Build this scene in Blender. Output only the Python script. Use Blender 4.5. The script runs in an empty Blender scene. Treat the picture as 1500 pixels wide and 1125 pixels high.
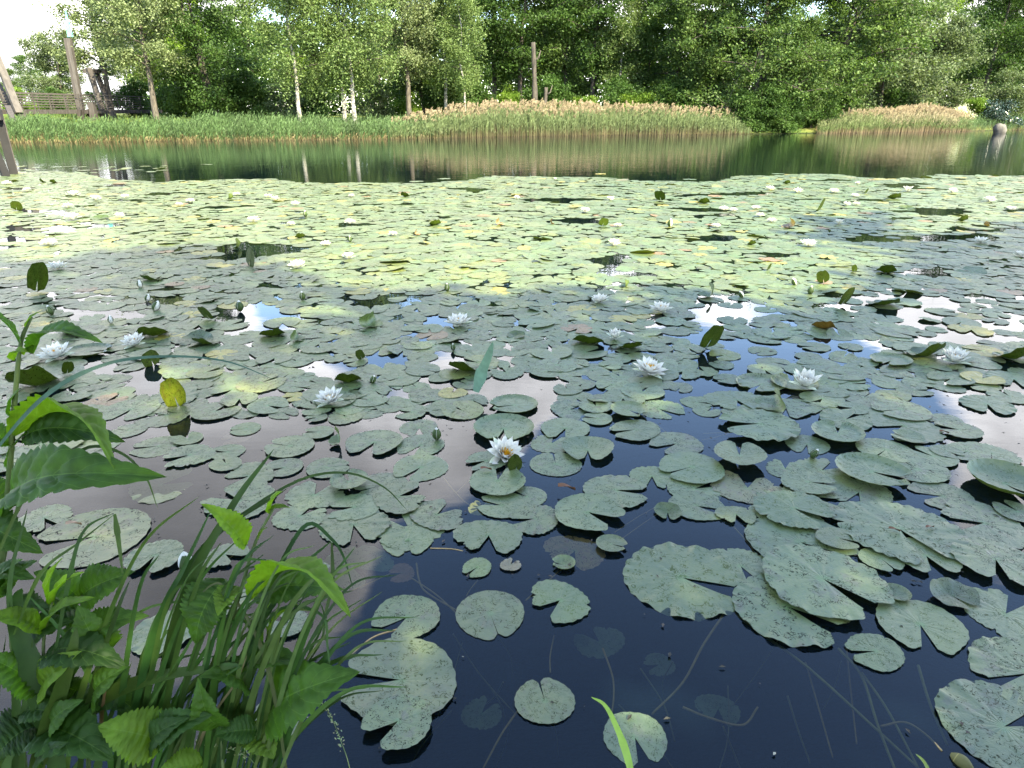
import bpy, math, random
import numpy as np
from mathutils import Vector, Matrix, noise
R = math.radians
sc = bpy.context.scene
COL = sc.collection
RNG = np.random.default_rng(7)
random.seed(7)

# ------------------------------------------------------------------ camera
CAM_H, PITCH, FPX = 1.4, R(21.65), 1000.0
CP, SP = math.cos(PITCH), math.sin(PITCH)
def ray(px, py):
    u, v = (px - 750) / FPX, (562.5 - py) / FPX
    return Vector((u, CP + v * SP, -SP + v * CP))
def P(px, py, z=0.0):                       # photo point -> point on the level z
    d = ray(px, py); t = (z - CAM_H) / d.z
    return Vector((d.x * t, d.y * t, z))
def Q(px, py, Y):                           # photo point -> point at distance Y
    d = ray(px, py); t = Y / d.y
    return Vector((d.x * t, Y, CAM_H + d.z * t))
def proj(x, y, z=0.0):
    zc = y * CP - (z - CAM_H) * SP
    v = (y * SP + (z - CAM_H) * CP) / zc
    return 750 + FPX * x / zc, 562.5 - FPX * v
def depth(px, py, z=0.0):
    return (z - CAM_H) / ray(px, py).z
cam = bpy.data.cameras.new('camera'); camo = bpy.data.objects.new('camera', cam); COL.objects.link(camo)
cam.sensor_width = 36; cam.lens = 36 * FPX / 1500; cam.clip_start = 0.05; cam.clip_end = 3000
camo.location = (0, 0, CAM_H); camo.rotation_euler = (math.pi / 2 - PITCH, 0, 0)
sc.camera = camo

# ------------------------------------------------------------------ sun and sky
SUN = Vector((0.45, -0.60, 0.66)).normalized()
SUN_EL = math.asin(SUN.z); SUN_ROT = math.atan2(SUN.x, SUN.y)
sl = bpy.data.lights.new('sun', 'SUN'); sl.energy = 5.0; sl.angle = R(0.5); sl.color = (1.0, 0.91, 0.66)
so = bpy.data.objects.new('sun', sl); COL.objects.link(so); so.rotation_euler = SUN.to_track_quat('Z', 'Y').to_euler()
so.location = (20, -30, 40)
world = bpy.data.worlds.new('World'); sc.world = world; world.use_nodes = True

class NT:
    def __init__(s, nt):
        s.nt = nt; s.N = nt.nodes; s.L = nt.links
    def n(s, typ, **k):
        o = s.N.new(typ)
        for a, b in k.items(): setattr(o, a, b)
        return o
    def val(s, sock, v):
        if hasattr(v, 'is_linked') or hasattr(v, 'links'): s.L.new(v, sock)
        elif isinstance(v, (tuple, list)) and len(v) == 3 and sock.type == 'RGBA': sock.default_value = (*v, 1)
        else: sock.default_value = v
    def math(s, op, a, b=0.0, c=0.0, clamp=False):
        o = s.n('ShaderNodeMath', operation=op, use_clamp=clamp)
        s.val(o.inputs[0], a); s.val(o.inputs[1], b); s.val(o.inputs[2], c)
        return o.outputs[0]
    def vmath(s, op, a, b=(0, 0, 0)):
        o = s.n('ShaderNodeVectorMath', operation=op)
        s.val(o.inputs[0], a); s.val(o.inputs[1], b)
        return o.outputs['Value'] if op in ('DOT_PRODUCT', 'LENGTH', 'DISTANCE') else o.outputs[0]
    def mapr(s, v, a, b, c=0.0, d=1.0, interp='SMOOTHSTEP'):
        o = s.n('ShaderNodeMapRange', interpolation_type=interp)
        for k, x in zip(('Value', 'From Min', 'From Max', 'To Min', 'To Max'), (v, a, b, c, d)): s.val(o.inputs[k], x)
        return o.outputs[0]
    def mix(s, f, a, b, blend='MIX'):
        o = s.n('ShaderNodeMix', data_type='RGBA', blend_type=blend)
        s.val(o.inputs[0], f); s.val(o.inputs[6], a); s.val(o.inputs[7], b)
        return o.outputs[2]
    def noise(s, vec, scale, detail=4, rough=0.5, dist=0.0):
        o = s.n('ShaderNodeTexNoise')
        if vec is not None: s.val(o.inputs['Vector'], vec)
        s.val(o.inputs['Scale'], scale); s.val(o.inputs['Detail'], detail)
        s.val(o.inputs['Roughness'], rough); s.val(o.inputs['Distortion'], dist)
        return o.outputs[0]
    def sep(s, v):
        o = s.n('ShaderNodeSeparateXYZ'); s.val(o.inputs[0], v); return o.outputs
    def comb(s, x, y, z):
        o = s.n('ShaderNodeCombineXYZ')
        for i, q in enumerate((x, y, z)): s.val(o.inputs[i], q)
        return o.outputs[0]

def build_sky():
    g = NT(world.node_tree)
    bg = g.N['Background']
    sky = g.n('ShaderNodeTexSky', sky_type='NISHITA', sun_disc=False, sun_elevation=SUN_EL, sun_rotation=SUN_ROT)
    sky.ozone_density = 1.3; sky.dust_density = 0.6; sky.air_density = 1.0
    d = g.n('ShaderNodeTexCoord').outputs['Generated']
    x, y, z = g.sep(d)
    zz = g.math('ADD', g.math('MAXIMUM', z, 0.0), 0.14)
    pl = g.comb(g.math('DIVIDE', x, zz), g.math('DIVIDE', y, zz), 3.7)
    n1 = g.noise(pl, 0.9, 9, 0.58, 0.4)
    n2 = g.noise(pl, 2.3, 6, 0.6, 0.2)
    m = n1
    # cloud banks and clear patches, by direction (photo point whose mirror direction they stand in)
    for px, py, rad, w in CLOUDS:
        v = ray(px, py).normalized()
        if py > 170: v.z = abs(v.z)
        c = g.vmath('DOT_PRODUCT', d, tuple(v))
        f = g.mapr(c, math.cos(R(rad * 1.25)), math.cos(R(rad * 0.35)), 0.0, w)
        m = g.math('ADD', m, f)
    mask = g.mapr(m, 0.53, 0.70)
    thick = g.mapr(m, 0.58, 1.0, 1.0, 0.55)
    el = g.mapr(z, 0.28, 0.62, 1.0, 0.62)
    br = g.math('MULTIPLY', g.math('MULTIPLY', thick, el), g.mapr(n2, 0.3, 0.75, 0.7, 1.15))
    cc = g.mix(1.0, (9.0, 8.8, 8.8), g.comb(br, br, br), 'MULTIPLY')
    col = g.mix(mask, sky.outputs[0], cc)
    g.L.new(col, bg.inputs[0]); bg.inputs[1].default_value = 0.15
CLOUDS = [(740, 585, 7, .25), (650, 650, 6, .16), (200, 690, 14, .34), (380, 770, 9, .3), (470, 905, 5, .16), (1010, 465, 6, .25),
          (1460, 490, 15, .36), (1330, 440, 6, .2), (1120, 470, 5, .2), (250, 430, 10, .3), (1430, 360, 9, .3), (80, 350, 10, .3), (1490, 800, 4, .2), (60, 430, 12, .35), (420, 640, 7, .2), (30, 60, 14, .4), (930, 20, 8, .2),
          (1150, 560, 10, -.4), (950, 660, 8, -.25), (1000, 900, 16, -.4), (1250, 1020, 16, -.4), (760, 1050, 16, -.4), (350, 462, 4, -.3), (240, 575, 5, -.25),
          (1300, 600, 6, -.15), (860, 720, 7, -.2), (1150, 720, 10, -.3)]
build_sky()
sc.view_settings.view_transform = 'Standard'; sc.view_settings.look = 'None'
sc.view_settings.exposure = 2.6; sc.view_settings.gamma = 1.0
sc.render.engine = 'CYCLES'
sc.cycles.max_bounces = 7; sc.cycles.transparent_max_bounces = 8; sc.cycles.diffuse_bounces = 3; sc.cycles.glossy_bounces = 3
sc.cycles.caustics_reflective = False; sc.cycles.caustics_refractive = False
sc.cycles.use_denoising = True

# ------------------------------------------------------------------ mesh helpers
class MB:
    """collects points, faces, a colour and a uv per point; build() links them as ONE object"""
    def __init__(s): s.v = []; s.f = []; s.c = []; s.uv = []
    def add(s, vs, fs, col=(1, 1, 1), uv=None):
        b = len(s.v)
        s.v += [tuple(p) for p in vs]; s.f += [tuple(i + b for i in f) for f in fs]
        s.c += (list(col) if isinstance(col, list) else [col] * len(vs))
        s.uv += (uv if uv else [(0, 0)] * len(vs))
    def tube(s, pts, rad, n=7, col=(1, 1, 1), cap=True):
        vs = []; fs = []; prev = None
        for i, p in enumerate(pts):
            p = Vector(p); a = Vector(pts[max(i - 1, 0)]); b = Vector(pts[min(i + 1, len(pts) - 1)])
            t = (b - a).normalized()
            ref = prev if prev is not None else (Vector((1, 0, 0)) if abs(t.x) < .9 else Vector((0, 1, 0)))
            u = (ref - t * ref.dot(t)).normalized(); w = t.cross(u); prev = u
            r = rad[i] if isinstance(rad, (list, tuple)) else rad
            for k in range(n):
                an = 2 * math.pi * k / n
                vs.append(p + (u * math.cos(an) + w * math.sin(an)) * r)
        for i in range(len(pts) - 1):
            for k in range(n):
                k2 = (k + 1) % n
                fs.append((i * n + k, i * n + k2, (i + 1) * n + k2, (i + 1) * n + k))
        if cap:
            fs.append(tuple(range(n - 1, -1, -1))); fs.append(tuple((len(pts) - 1) * n + k for k in range(n)))
        s.add(vs, fs, col)
    def beam(s, a, b, w, h, up=(0, 0, 1), col=(1, 1, 1)):
        a = Vector(a); b = Vector(b); t = (b - a).normalized(); up = Vector(up)
        sd = t.cross(up)
        if sd.length < 1e-4: sd = t.cross(Vector((0, 1, 0)))
        sd.normalize(); u = sd.cross(t)
        vs = []
        for p in (a, b):
            for i, j in ((-1, -1), (1, -1), (1, 1), (-1, 1)): vs.append(p + sd * (i * w / 2) + u * (j * h / 2))
        s.add(vs, [(3, 2, 1, 0), (4, 5, 6, 7), (0, 1, 5, 4), (1, 2, 6, 5), (2, 3, 7, 6), (3, 0, 4, 7)], col)
    def build(s, name, mat, parent=None, smooth=False):
        return link(name, mesh_from(name, s.v, s.f, mat, s.c, s.uv, smooth), parent)
def mesh_from(name, v, f, mat, c=None, uv=None, smooth=False):
    me = bpy.data.meshes.new(name)
    me.from_pydata(v, [], f)
    if c is not None and len(c):
        ca = me.color_attributes.new('tint', 'FLOAT_COLOR', 'POINT')
        a = np.ones((len(v), 4), np.float32); a[:, :3] = np.asarray(c, np.float32).reshape(-1, 3)
        ca.data.foreach_set('color', a.ravel())
    if uv is not None and len(uv):
        ul = me.uv_layers.new(name='UVMap')
        li = np.empty(len(me.loops), np.int32); me.loops.foreach_get('vertex_index', li)
        ul.data.foreach_set('uv', np.asarray(uv, np.float32)[li].ravel())
    if smooth: me.polygons.foreach_set('use_smooth', np.ones(len(me.polygons), bool))
    if mat: me.materials.append(mat)
    me.update(); return me
def quads_mesh(name, V, mat, col=None):
    """V: (n,4,3) array of separate four-cornered faces"""
    n = len(V); me = bpy.data.meshes.new(name)
    me.vertices.add(n * 4); me.vertices.foreach_set('co', V.astype(np.float32).ravel())
    me.loops.add(n * 4); me.loops.foreach_set('vertex_index', np.arange(n * 4, dtype=np.int32))
    me.polygons.add(n); me.polygons.foreach_set('loop_start', np.arange(n, dtype=np.int32) * 4)
    me.polygons.foreach_set('loop_total', np.full(n, 4, np.int32))
    if col is not None:
        ca = me.color_attributes.new('tint', 'FLOAT_COLOR', 'POINT')
        a = np.ones((n * 4, 4), np.float32); a[:, :3] = np.asarray(col, np.float32).reshape(-1, 3)
        ca.data.foreach_set('color', a.ravel())
    me.materials.append(mat); me.update(calc_edges=True); return me
def link(name, data, parent=None):
    o = bpy.data.objects.new(name, data); COL.objects.link(o)
    if parent: o.parent = parent
    return o
def tag(o, label=None, cat=None, group=None, kind=None):
    if label: o['label'] = label
    if cat: o['category'] = cat
    if group: o['group'] = group
    if kind: o['kind'] = kind
    return o
def empty(name, loc=(0, 0, 0)):
    o = link(name, None); o.location = loc; o.empty_display_size = 0.1; return o
def copy_tree(o, parent=None):
    c = o.copy(); COL.objects.link(c); c.parent = parent
    for ch in o.children: copy_tree(ch, c)
    return c
def interp(x, pts):
    return float(np.interp(x, [p[0] for p in pts], [p[1] for p in pts]))
def bez(pts, n):
    """smooth curve through control points (Catmull-Rom)"""
    pts = [Vector(p) for p in pts]; out = []
    ext = [pts[0] * 2 - pts[1]] + pts + [pts[-1] * 2 - pts[-2]]
    m = len(pts) - 1
    for i in range(n + 1):
        t = i / n * m; k = min(int(t), m - 1); t -= k
        a, b, c, d = ext[k:k + 4]
        out.append(0.5 * ((2 * b) + (c - a) * t + (2 * a - 5 * b + 4 * c - d) * t * t + (3 * b - a - 3 * c + d) * t ** 3))
    return out

# ------------------------------------------------------------------ materials
def newmat(name):
    m = bpy.data.materials.new(name); m.use_nodes = True
    g = NT(m.node_tree); b = g.N['Principled BSDF']; return m, g, b
def leaf_mat(name, c1, c2, transl=0.35, rough=0.55, spec=0.15, c3=None):
    m, g, b = newmat(name)
    rnd = g.n('ShaderNodeNewGeometry').outputs['Random Per Island']
    oi = g.n('ShaderNodeObjectInfo')
    pos = g.n('ShaderNodeTexCoord').outputs['Object']
    nz = g.noise(pos, 0.55, 2, 0.5)
    f = g.math('ADD', g.math('MULTIPLY', rnd, 0.6), g.mapr(nz, 0.35, 0.65, 0.0, 0.4))
    col = g.mix(f, c1, c2)
    if c3: col = g.mix(g.mapr(rnd, 0.90, 0.93), col, c3)
    col = g.mix(1.0, col, oi.outputs['Color'], 'MULTIPLY')
    g.val(b.inputs['Base Color'], col); b.inputs['Roughness'].default_value = rough
    b.inputs['Specular IOR Level'].default_value = spec
    tr = g.n('ShaderNodeBsdfTranslucent'); g.val(tr.inputs[0], g.mix(1.0, col, (1.1, 1.25, 0.6), 'MULTIPLY'))
    mx = g.n('ShaderNodeMixShader'); mx.inputs[0].default_value = transl
    g.L.new(b.outputs[0], mx.inputs[1]); g.L.new(tr.outputs[0], mx.inputs[2])
    g.L.new(mx.outputs[0], g.N['Material Output'].inputs[0])
    return m
def tint_mat(name, transl=0.0, rough=0.6, spec=0.3, noise_amt=0.35, scale=6.0, bump=0.0, stretch=(1, 1, 1)):
    """colour comes from the point attribute 'tint', broken up by noise"""
    m, g, b = newmat(name)
    at = g.n('ShaderNodeAttribute', attribute_name='tint')
    pos = g.n('ShaderNodeTexCoord').outputs['Object']
    if stretch != (1, 1, 1): pos = g.vmath('MULTIPLY', pos, stretch)
    nz = g.noise(pos, scale, 5, 0.6)
    k = g.mapr(nz, 0.25, 0.75, 1 - noise_amt, 1 + noise_amt, 'LINEAR')
    col = g.mix(1.0, at.outputs['Color'], g.comb(k, k, k), 'MULTIPLY')
    g.val(b.inputs['Base Color'], col); b.inputs['Roughness'].default_value = rough
    b.inputs['Specular IOR Level'].default_value = spec
    if bump:
        bp = g.n('ShaderNodeBump'); bp.inputs['Strength'].default_value = bump; bp.inputs['Distance'].default_value = 0.02
        g.L.new(nz, bp.inputs['Height']); g.L.new(bp.outputs[0], b.inputs['Normal'])
    if transl:
        tr = g.n('ShaderNodeBsdfTranslucent'); g.val(tr.inputs[0], col)
        mx = g.n('ShaderNodeMixShader'); mx.inputs[0].default_value = transl
        g.L.new(b.outputs[0], mx.inputs[1]); g.L.new(tr.outputs[0], mx.inputs[2])
        g.L.new(mx.outputs[0], g.N['Material Output'].inputs[0])
    return m

def pad_material():
    m, g, b = newmat('lily_pad_skin')
    uv = g.n('ShaderNodeUVMap').outputs[0]
    oi = g.n('ShaderNodeObjectInfo')
    at = g.n('ShaderNodeAttribute', attribute_name='tint')
    isl = g.n('ShaderNodeNewGeometry').outputs['Random Per Island']
    rnd = g.math('FRACT', g.math('ADD', g.math('MULTIPLY', oi.outputs['Random'], 7.13), isl))
    x, y, _ = g.sep(uv)
    px = g.math('MULTIPLY', g.math('SUBTRACT', x, 0.5), 2.0); py = g.math('MULTIPLY', g.math('SUBTRACT', y, 0.5), 2.0)
    r = g.math('SQRT', g.math('ADD', g.math('MULTIPLY', px, px), g.math('MULTIPLY', py, py)))
    th = g.math('ARCTAN2', py, px)
    p3 = g.comb(px, py, g.math('MULTIPLY', rnd, 37.0))
    n_big = g.noise(p3, 1.3, 3, 0.55)
    n_mid = g.noise(p3, 5.0, 5, 0.65)
    n_fine = g.noise(p3, 26.0, 3, 0.6)
    col = g.mix(g.mapr(n_big, 0.35, 0.65), (0.070, 0.101, 0.034), (0.096, 0.126, 0.037))
    col = g.mix(g.mapr(n_mid, 0.45, 0.68, 0.0, 0.75), col, (0.110, 0.138, 0.062))
    col = g.mix(g.mapr(n_fine, 0.5, 0.7, 0.0, 0.5), col, (0.050, 0.085, 0.045))
    # veins that fork from the stalk towards the rim
    vn = g.math('ABSOLUTE', g.math('SINE', g.math('ADD', g.math('MULTIPLY', th, 9.0), g.math('MULTIPLY', n_mid, 1.2))))
    vein = g.math('MULTIPLY', g.mapr(vn, 0.0, 0.16, 1.0, 0.0), g.mapr(r, 0.15, 0.8, 0.55, 0.0))
    col = g.mix(g.math('MULTIPLY', vein, 0.5), col, (0.13, 0.20, 0.085))
    spot = g.mapr(r, 0.05, 0.17, 0.55, 0.0)
    col = g.mix(spot, col, (0.075, 0.16, 0.045))
    # brown fly-speck, worm tracks and stained patches
    wn = g.noise(p3, 7.0, 2, 0.5, 1.2)
    track = g.mapr(g.math('ABSOLUTE', g.math('SUBTRACT', wn, 0.5)), 0.018, 0.028, 1.0, 0.0)
    gate = g.mapr(g.noise(p3, 3.4, 2, 0.5), 0.46, 0.54)
    track = g.math('MULTIPLY', track, gate)
    vo = g.n('ShaderNodeTexVoronoi'); g.val(vo.inputs['Vector'], p3); vo.inputs['Scale'].default_value = 8.0
    dots = g.math('MULTIPLY', g.mapr(vo.outputs['Distance'], 0.17, 0.21, 1.0, 0.0), g.mapr(g.noise(p3, 2.2, 2, 0.5), 0.50, 0.58))
    dark = g.math('MAXIMUM', track, dots)
    amt = g.mapr(rnd, 0.0, 1.0, 0.15, 1.0, 'LINEAR')
    col = g.mix(g.math('MULTIPLY', dark, amt), col, (0.010, 0.011, 0.008))
    stain = g.mapr(g.noise(p3, 2.1, 4, 0.7), 0.52, 0.66, 0.0, 0.65)
    col = g.mix(g.math('MULTIPLY', stain, g.mapr(rnd, 0.2, 0.8)), col, (0.080, 0.078, 0.052))
    edge = g.math('MULTIPLY', g.mapr(r, 0.93, 1.02, 0.0, 0.25), g.mapr(g.noise(p3, 4.0, 2, 0.5), 0.45, 0.65))
    col = g.mix(edge, col, (0.06, 0.05, 0.03))
    col = g.mix(1.0, col, oi.outputs['Color'], 'MULTIPLY'); col = g.mix(1.0, col, at.outputs['Color'], 'MULTIPLY')
    back = g.n('ShaderNodeNewGeometry').outputs['Backfacing']
    col = g.mix(back, col, g.mix(1.0, col, (0.72, 0.70, 0.50), 'MULTIPLY'))   # the underside of the leaf is darker
    g.val(b.inputs['Base Color'], col)
    g.val(b.inputs['Roughness'], g.mapr(n_mid, 0.3, 0.7, 0.36, 0.54))
    b.inputs['Specular IOR Level'].default_value = 0.55; g.val(b.inputs['Specular IOR Level'], g.math('MULTIPLY', g.mapr(back, 0.0, 1.0, 0.85, 0.15), g.math('SUBTRACT', 1.0, g.math('MULTIPLY', dark, 0.85))))
    h = g.math('ADD', g.math('MULTIPLY', vn, g.mapr(r, 0.1, 1.0, 0.12, 0.03)), g.math('ADD', g.math('MULTIPLY', n_mid, 0.5), g.math('MULTIPLY', n_fine, 0.12)))
    bp = g.n('ShaderNodeBump'); bp.inputs['Strength'].default_value = 0.45; bp.inputs['Distance'].default_value = 0.012
    g.L.new(h, bp.inputs['Height']); g.L.new(bp.outputs[0], b.inputs['Normal'])
    tr = g.n('ShaderNodeBsdfTranslucent'); g.val(tr.inputs[0], g.mix(1.0, col, (1.3, 1.5, 0.5), 'MULTIPLY'))
    mx = g.n('ShaderNodeMixShader'); mx.inputs[0].default_value = 0.16
    g.L.new(b.outputs[0], mx.inputs[1]); g.L.new(tr.outputs[0], mx.inputs[2])
    g.L.new(mx.outputs[0], g.N['Material Output'].inputs[0])
    return m
def water_material():
    m, g, b = newmat('pond_water')
    g.N.remove(b)
    pos = g.n('ShaderNodeNewGeometry').outputs['Position']
    a = g.noise(g.vmath('MULTIPLY', pos, (1.0, 2.6, 1.0)), 1.6, 3, 0.5)
    c = g.noise(g.vmath('MULTIPLY', pos, (1.0, 1.6, 1.0)), 9.0, 2, 0.5)
    _, yy, _ = g.sep(pos)
    h = g.math('ADD', g.math('MULTIPLY', a, g.mapr(yy, 3.0, 25.0, 0.15, 1.0)), g.math('MULTIPLY', c, g.mapr(yy, 8.0, 30.0, 0.02, 0.10)))
    bp = g.n('ShaderNodeBump'); bp.inputs['Strength'].default_value = 0.5; bp.inputs['Distance'].default_value = 0.010
    g.L.new(h, bp.inputs['Height'])
    gl = g.n('ShaderNodeBsdfGlossy'); gl.inputs['Roughness'].default_value = 0.015; g.val(gl.inputs[0], (0.95, 0.97, 1.0))
    g.L.new(bp.outputs[0], gl.inputs['Normal'])
    tr = g.n('ShaderNodeBsdfTransparent'); g.val(tr.inputs[0], (0.80, 0.86, 0.72))
    df = g.n('ShaderNodeBsdfDiffuse'); g.val(df.inputs[0], (0.003, 0.0075, 0.013))
    m1 = g.n('ShaderNodeMixShader'); m1.inputs[0].default_value = 0.36
    g.L.new(tr.outputs[0], m1.inputs[1]); g.L.new(df.outputs[0], m1.inputs[2])
    fr = g.n('ShaderNodeFresnel'); fr.inputs[0].default_value = 1.34; g.L.new(bp.outputs[0], fr.inputs['Normal'])
    m2 = g.n('ShaderNodeMixShader'); g.L.new(fr.outputs[0], m2.inputs[0])
    g.L.new(m1.outputs[0], m2.inputs[1]); g.L.new(gl.outputs[0], m2.inputs[2])
    g.L.new(m2.outputs[0], g.N['Material Output'].inputs[0])
    return m
def ground_material():
    m, g, b = newmat('bank_soil_and_grass')
    pos = g.n('ShaderNodeNewGeometry').outputs['Position']
    _, _, z = g.sep(pos)
    n1 = g.noise(pos, 0.25, 5, 0.6); n2 = g.noise(pos, 3.0, 6, 0.7)
    gr = g.mix(g.mapr(n1, 0.35, 0.65), (0.070, 0.105, 0.022), (0.115, 0.120, 0.035))
    gr = g.mix(g.mapr(n2, 0.4, 0.75, 0.0, 0.6), gr, (0.045, 0.070, 0.016))
    mud = g.mix(n2, (0.003, 0.004, 0.004), (0.007, 0.008, 0.007))
    g.val(b.inputs['Base Color'], g.mix(g.mapr(z, -0.02, 0.12), mud, gr))
    b.inputs['Roughness'].default_value = 0.9; b.inputs['Specular IOR Level'].default_value = 0.1
    bp = g.n('ShaderNodeBump'); bp.inputs['Strength'].default_value = 0.6; bp.inputs['Distance'].default_value = 0.08
    g.L.new(n2, bp.inputs['Height']); g.L.new(bp.outputs[0], b.inputs['Normal'])
    return m
def bark_mat(name, c1, c2, scale=8.0, zs=0.25):
    m, g, b = newmat(name)
    pos = g.vmath('MULTIPLY', g.n('ShaderNodeTexCoord').outputs['Object'], (1, 1, zs))
    nz = g.noise(pos, scale, 6, 0.7)
    g.val(b.inputs['Base Color'], g.mix(g.mapr(nz, 0.35, 0.65), c1, c2)); b.inputs['Roughness'].default_value = 0.9
    bp = g.n('ShaderNodeBump'); bp.inputs['Strength'].default_value = 0.6; bp.inputs['Distance'].default_value = 0.04
    g.L.new(nz, bp.inputs['Height']); g.L.new(bp.outputs[0], b.inputs['Normal'])
    return m
M = dict(
    pad=pad_material(), water=water_material(), ground=ground_material(),
    petal=tint_mat('petal', 0.25, 0.45, 0.3, 0.06, 20), green=tint_mat('green_tissue', 0.30, 0.5, 0.2, 0.22, 30),
    reed=tint_mat('reed_tissue', 0.25, 0.6, 0.2, 0.3, 2.0), stem=tint_mat('stem_tissue', 0.0, 0.5, 0.3, 0.25, 40),
    wood=tint_mat('weathered_timber', 0.0, 0.8, 0.2, 0.4, 5.0, 0.4, (1, 1, 0.3)), stone=tint_mat('stone', 0, 0.85, 0.2, 0.4, 4.0, 0.8),
    debris=tint_mat('floating_debris', 0.0, 0.6, 0.3, 0.5, 40),
    bark=bark_mat('grey_brown_bark', (0.028, 0.023, 0.017), (0.085, 0.072, 0.055)),
    bark_dark=bark_mat('dark_bark', (0.018, 0.015, 0.011), (0.055, 0.045, 0.034)),
    bark_birch=bark_mat('birch_bark', (0.05, 0.045, 0.04), (0.34, 0.32, 0.28), 3.0, 1.6),
    willow=leaf_mat('willow_leaf', (0.100, 0.130, 0.055), (0.175, 0.210, 0.100)),
    birch=leaf_mat('birch_leaf', (0.066, 0.108, 0.032), (0.140, 0.188, 0.066)),
    alder=leaf_mat('alder_leaf', (0.030, 0.062, 0.015), (0.098, 0.145, 0.038)),
    dark=leaf_mat('dark_leaf', (0.024, 0.055, 0.012), (0.070, 0.122, 0.027)),
    lime=leaf_mat('lime_leaf', (0.055, 0.110, 0.012), (0.125, 0.185, 0.022)),
    greybush=leaf_mat('grey_willow_leaf', (0.064, 0.092, 0.040), (0.125, 0.156, 0.072)),
    blossom=leaf_mat('white_blossom', (0.50, 0.50, 0.38), (0.70, 0.70, 0.58)),
    glossy=leaf_mat('glossy_laurel_leaf', (0.014, 0.030, 0.018), (0.035, 0.055, 0.035), 0.08, 0.22, 0.7),
    broadleaf=None)
def broadleaf_mat():
    m, g, b = newmat('bank_plant_leaf')
    at = g.n('ShaderNodeAttribute', attribute_name='tint')
    pos = g.n('ShaderNodeTexCoord').outputs['Object']
    uv = g.n('ShaderNodeUVMap').outputs[0]
    s, t, _ = g.sep(uv)
    ta = g.math('ABSOLUTE', g.math('SUBTRACT', t, 0.5))
    nz = g.noise(pos, 28, 4, 0.6); fine = g.noise(pos, 160, 3, 0.6)
    k = g.mapr(nz, 0.3, 0.7, 0.72, 1.25, 'LINEAR')
    col = g.mix(1.0, at.outputs['Color'], g.comb(k, k, k), 'MULTIPLY')
    side = g.math('ABSOLUTE', g.math('SINE', g.math('MULTIPLY', g.math('SUBTRACT', s, g.math('MULTIPLY', ta, 0.42)), 28.0)))
    vein = g.math('MAXIMUM', g.mapr(side, 0.0, 0.14, 0.6, 0.0), g.mapr(ta, 0.0, 0.02, 0.9, 0.0))
    col = g.mix(g.math('MULTIPLY', vein, 0.5), col, (0.16, 0.26, 0.06))
    g.val(b.inputs['Base Color'], col); b.inputs['Roughness'].default_value = 0.5; b.inputs['Specular IOR Level'].default_value = 0.22
    bp = g.n('ShaderNodeBump'); bp.inputs['Strength'].default_value = 0.35; bp.inputs['Distance'].default_value = 0.002
    g.L.new(g.math('ADD', fine, side), bp.inputs['Height']); g.L.new(bp.outputs[0], b.inputs['Normal'])
    tr = g.n('ShaderNodeBsdfTranslucent'); g.val(tr.inputs[0], g.mix(1.0, col, (1.5, 1.7, 0.35), 'MULTIPLY'))
    mx = g.n('ShaderNodeMixShader'); mx.inputs[0].default_value = 0.50
    g.L.new(b.outputs[0], mx.inputs[1]); g.L.new(tr.outputs[0], mx.inputs[2])
    g.L.new(mx.outputs[0], g.N['Material Output'].inputs[0])
    return m
M['broadleaf'] = broadleaf_mat()

# ------------------------------------------------------------------ ground and water
SHORE = [(P(x, y).x, P(x, y).y) for x, y in ((-400, 216), (-150, 212), (0, 209), (100, 208.5), (300, 206), (520, 204.5), (700, 201), (900, 198), (1080, 196.5), (1180, 195.5), (1300, 194), (1400, 192.5), (1500, 190.5), (1700, 189))]
SHORE.sort()
def shore(x): return interp(x, SHORE)
def near_edge(x):
    return 1.02 + 0.10 * noise.noise(Vector((x * 1.1, 4.2, 0))) + max(0.0, -x - 3) * 0.25 + max(0.0, x - 4) * 0.2
def ground_z(x, y):
    ys = shore(x); ye = near_edge(x)
    n = noise.noise(Vector((x * 0.13, y * 0.13, 1.0))); n2 = noise.noise(Vector((x * 0.9, y * 0.9, 5.0)))
    if y > ys - 0.2:
        d = y - ys
        return max(-0.1, min(0.35, d * 0.25)) + min(max(d - 2, 0) * 0.025, 0.7) + 0.12 * n * min(1, max(d, 0)) + 0.03 * n2
    if y < ye:
        d = ye - y
        return min(0.22, d * 0.45) + min(max(d - 0.5, 0) * 0.04, 0.6) + 0.03 * n2 * min(1, d * 3)
    e = min(ys - 0.2 - y, y - ye)
    side = max(0.0, (abs(x) - 110) / 12)
    return -min(1.15, 0.1 + e * 0.7) - 0.08 * n2 * min(1, e) + min(side, 1) * 1.6
def axis(spec):
    out = []
    for a, b, st in spec: out += list(np.arange(a, b, st))
    return out + [spec[-1][1]]
gx = axis([(-900, -150, 75), (-150, -45, 7), (-45, -8, 1.2), (-8, -3, 0.4), (-3, 4, 0.14), (4, 45, 1.2), (45, 150, 7), (150, 900, 75)])
gy = axis([(-700, -100, 60), (-100, -12, 6), (-12, -1, 1.0), (-1, 2.2, 0.11), (2.2, 30, 1.6), (30, 75, 0.7), (75, 160, 6), (160, 1500, 110)])
mb = MB()
nx, ny = len(gx), len(gy)
mb.v = [(x, y, ground_z(x, y)) for y in gy for x in gx]
mb.f = [(j * nx + i, j * nx + i + 1, (j + 1) * nx + i + 1, (j + 1) * nx + i) for j in range(ny - 1) for i in range(nx - 1)]
tag(link('ground', mesh_from('ground', mb.v, mb.f, M['ground'], smooth=True)), kind='structure')
mb = MB()
mb.add([(-108, 0.2, 0), (108, 0.2, 0), (108, 95, 0), (-108, 95, 0)], [(0, 1, 2, 3)])
tag(mb.build('water', M['water']), kind='structure')

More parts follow.
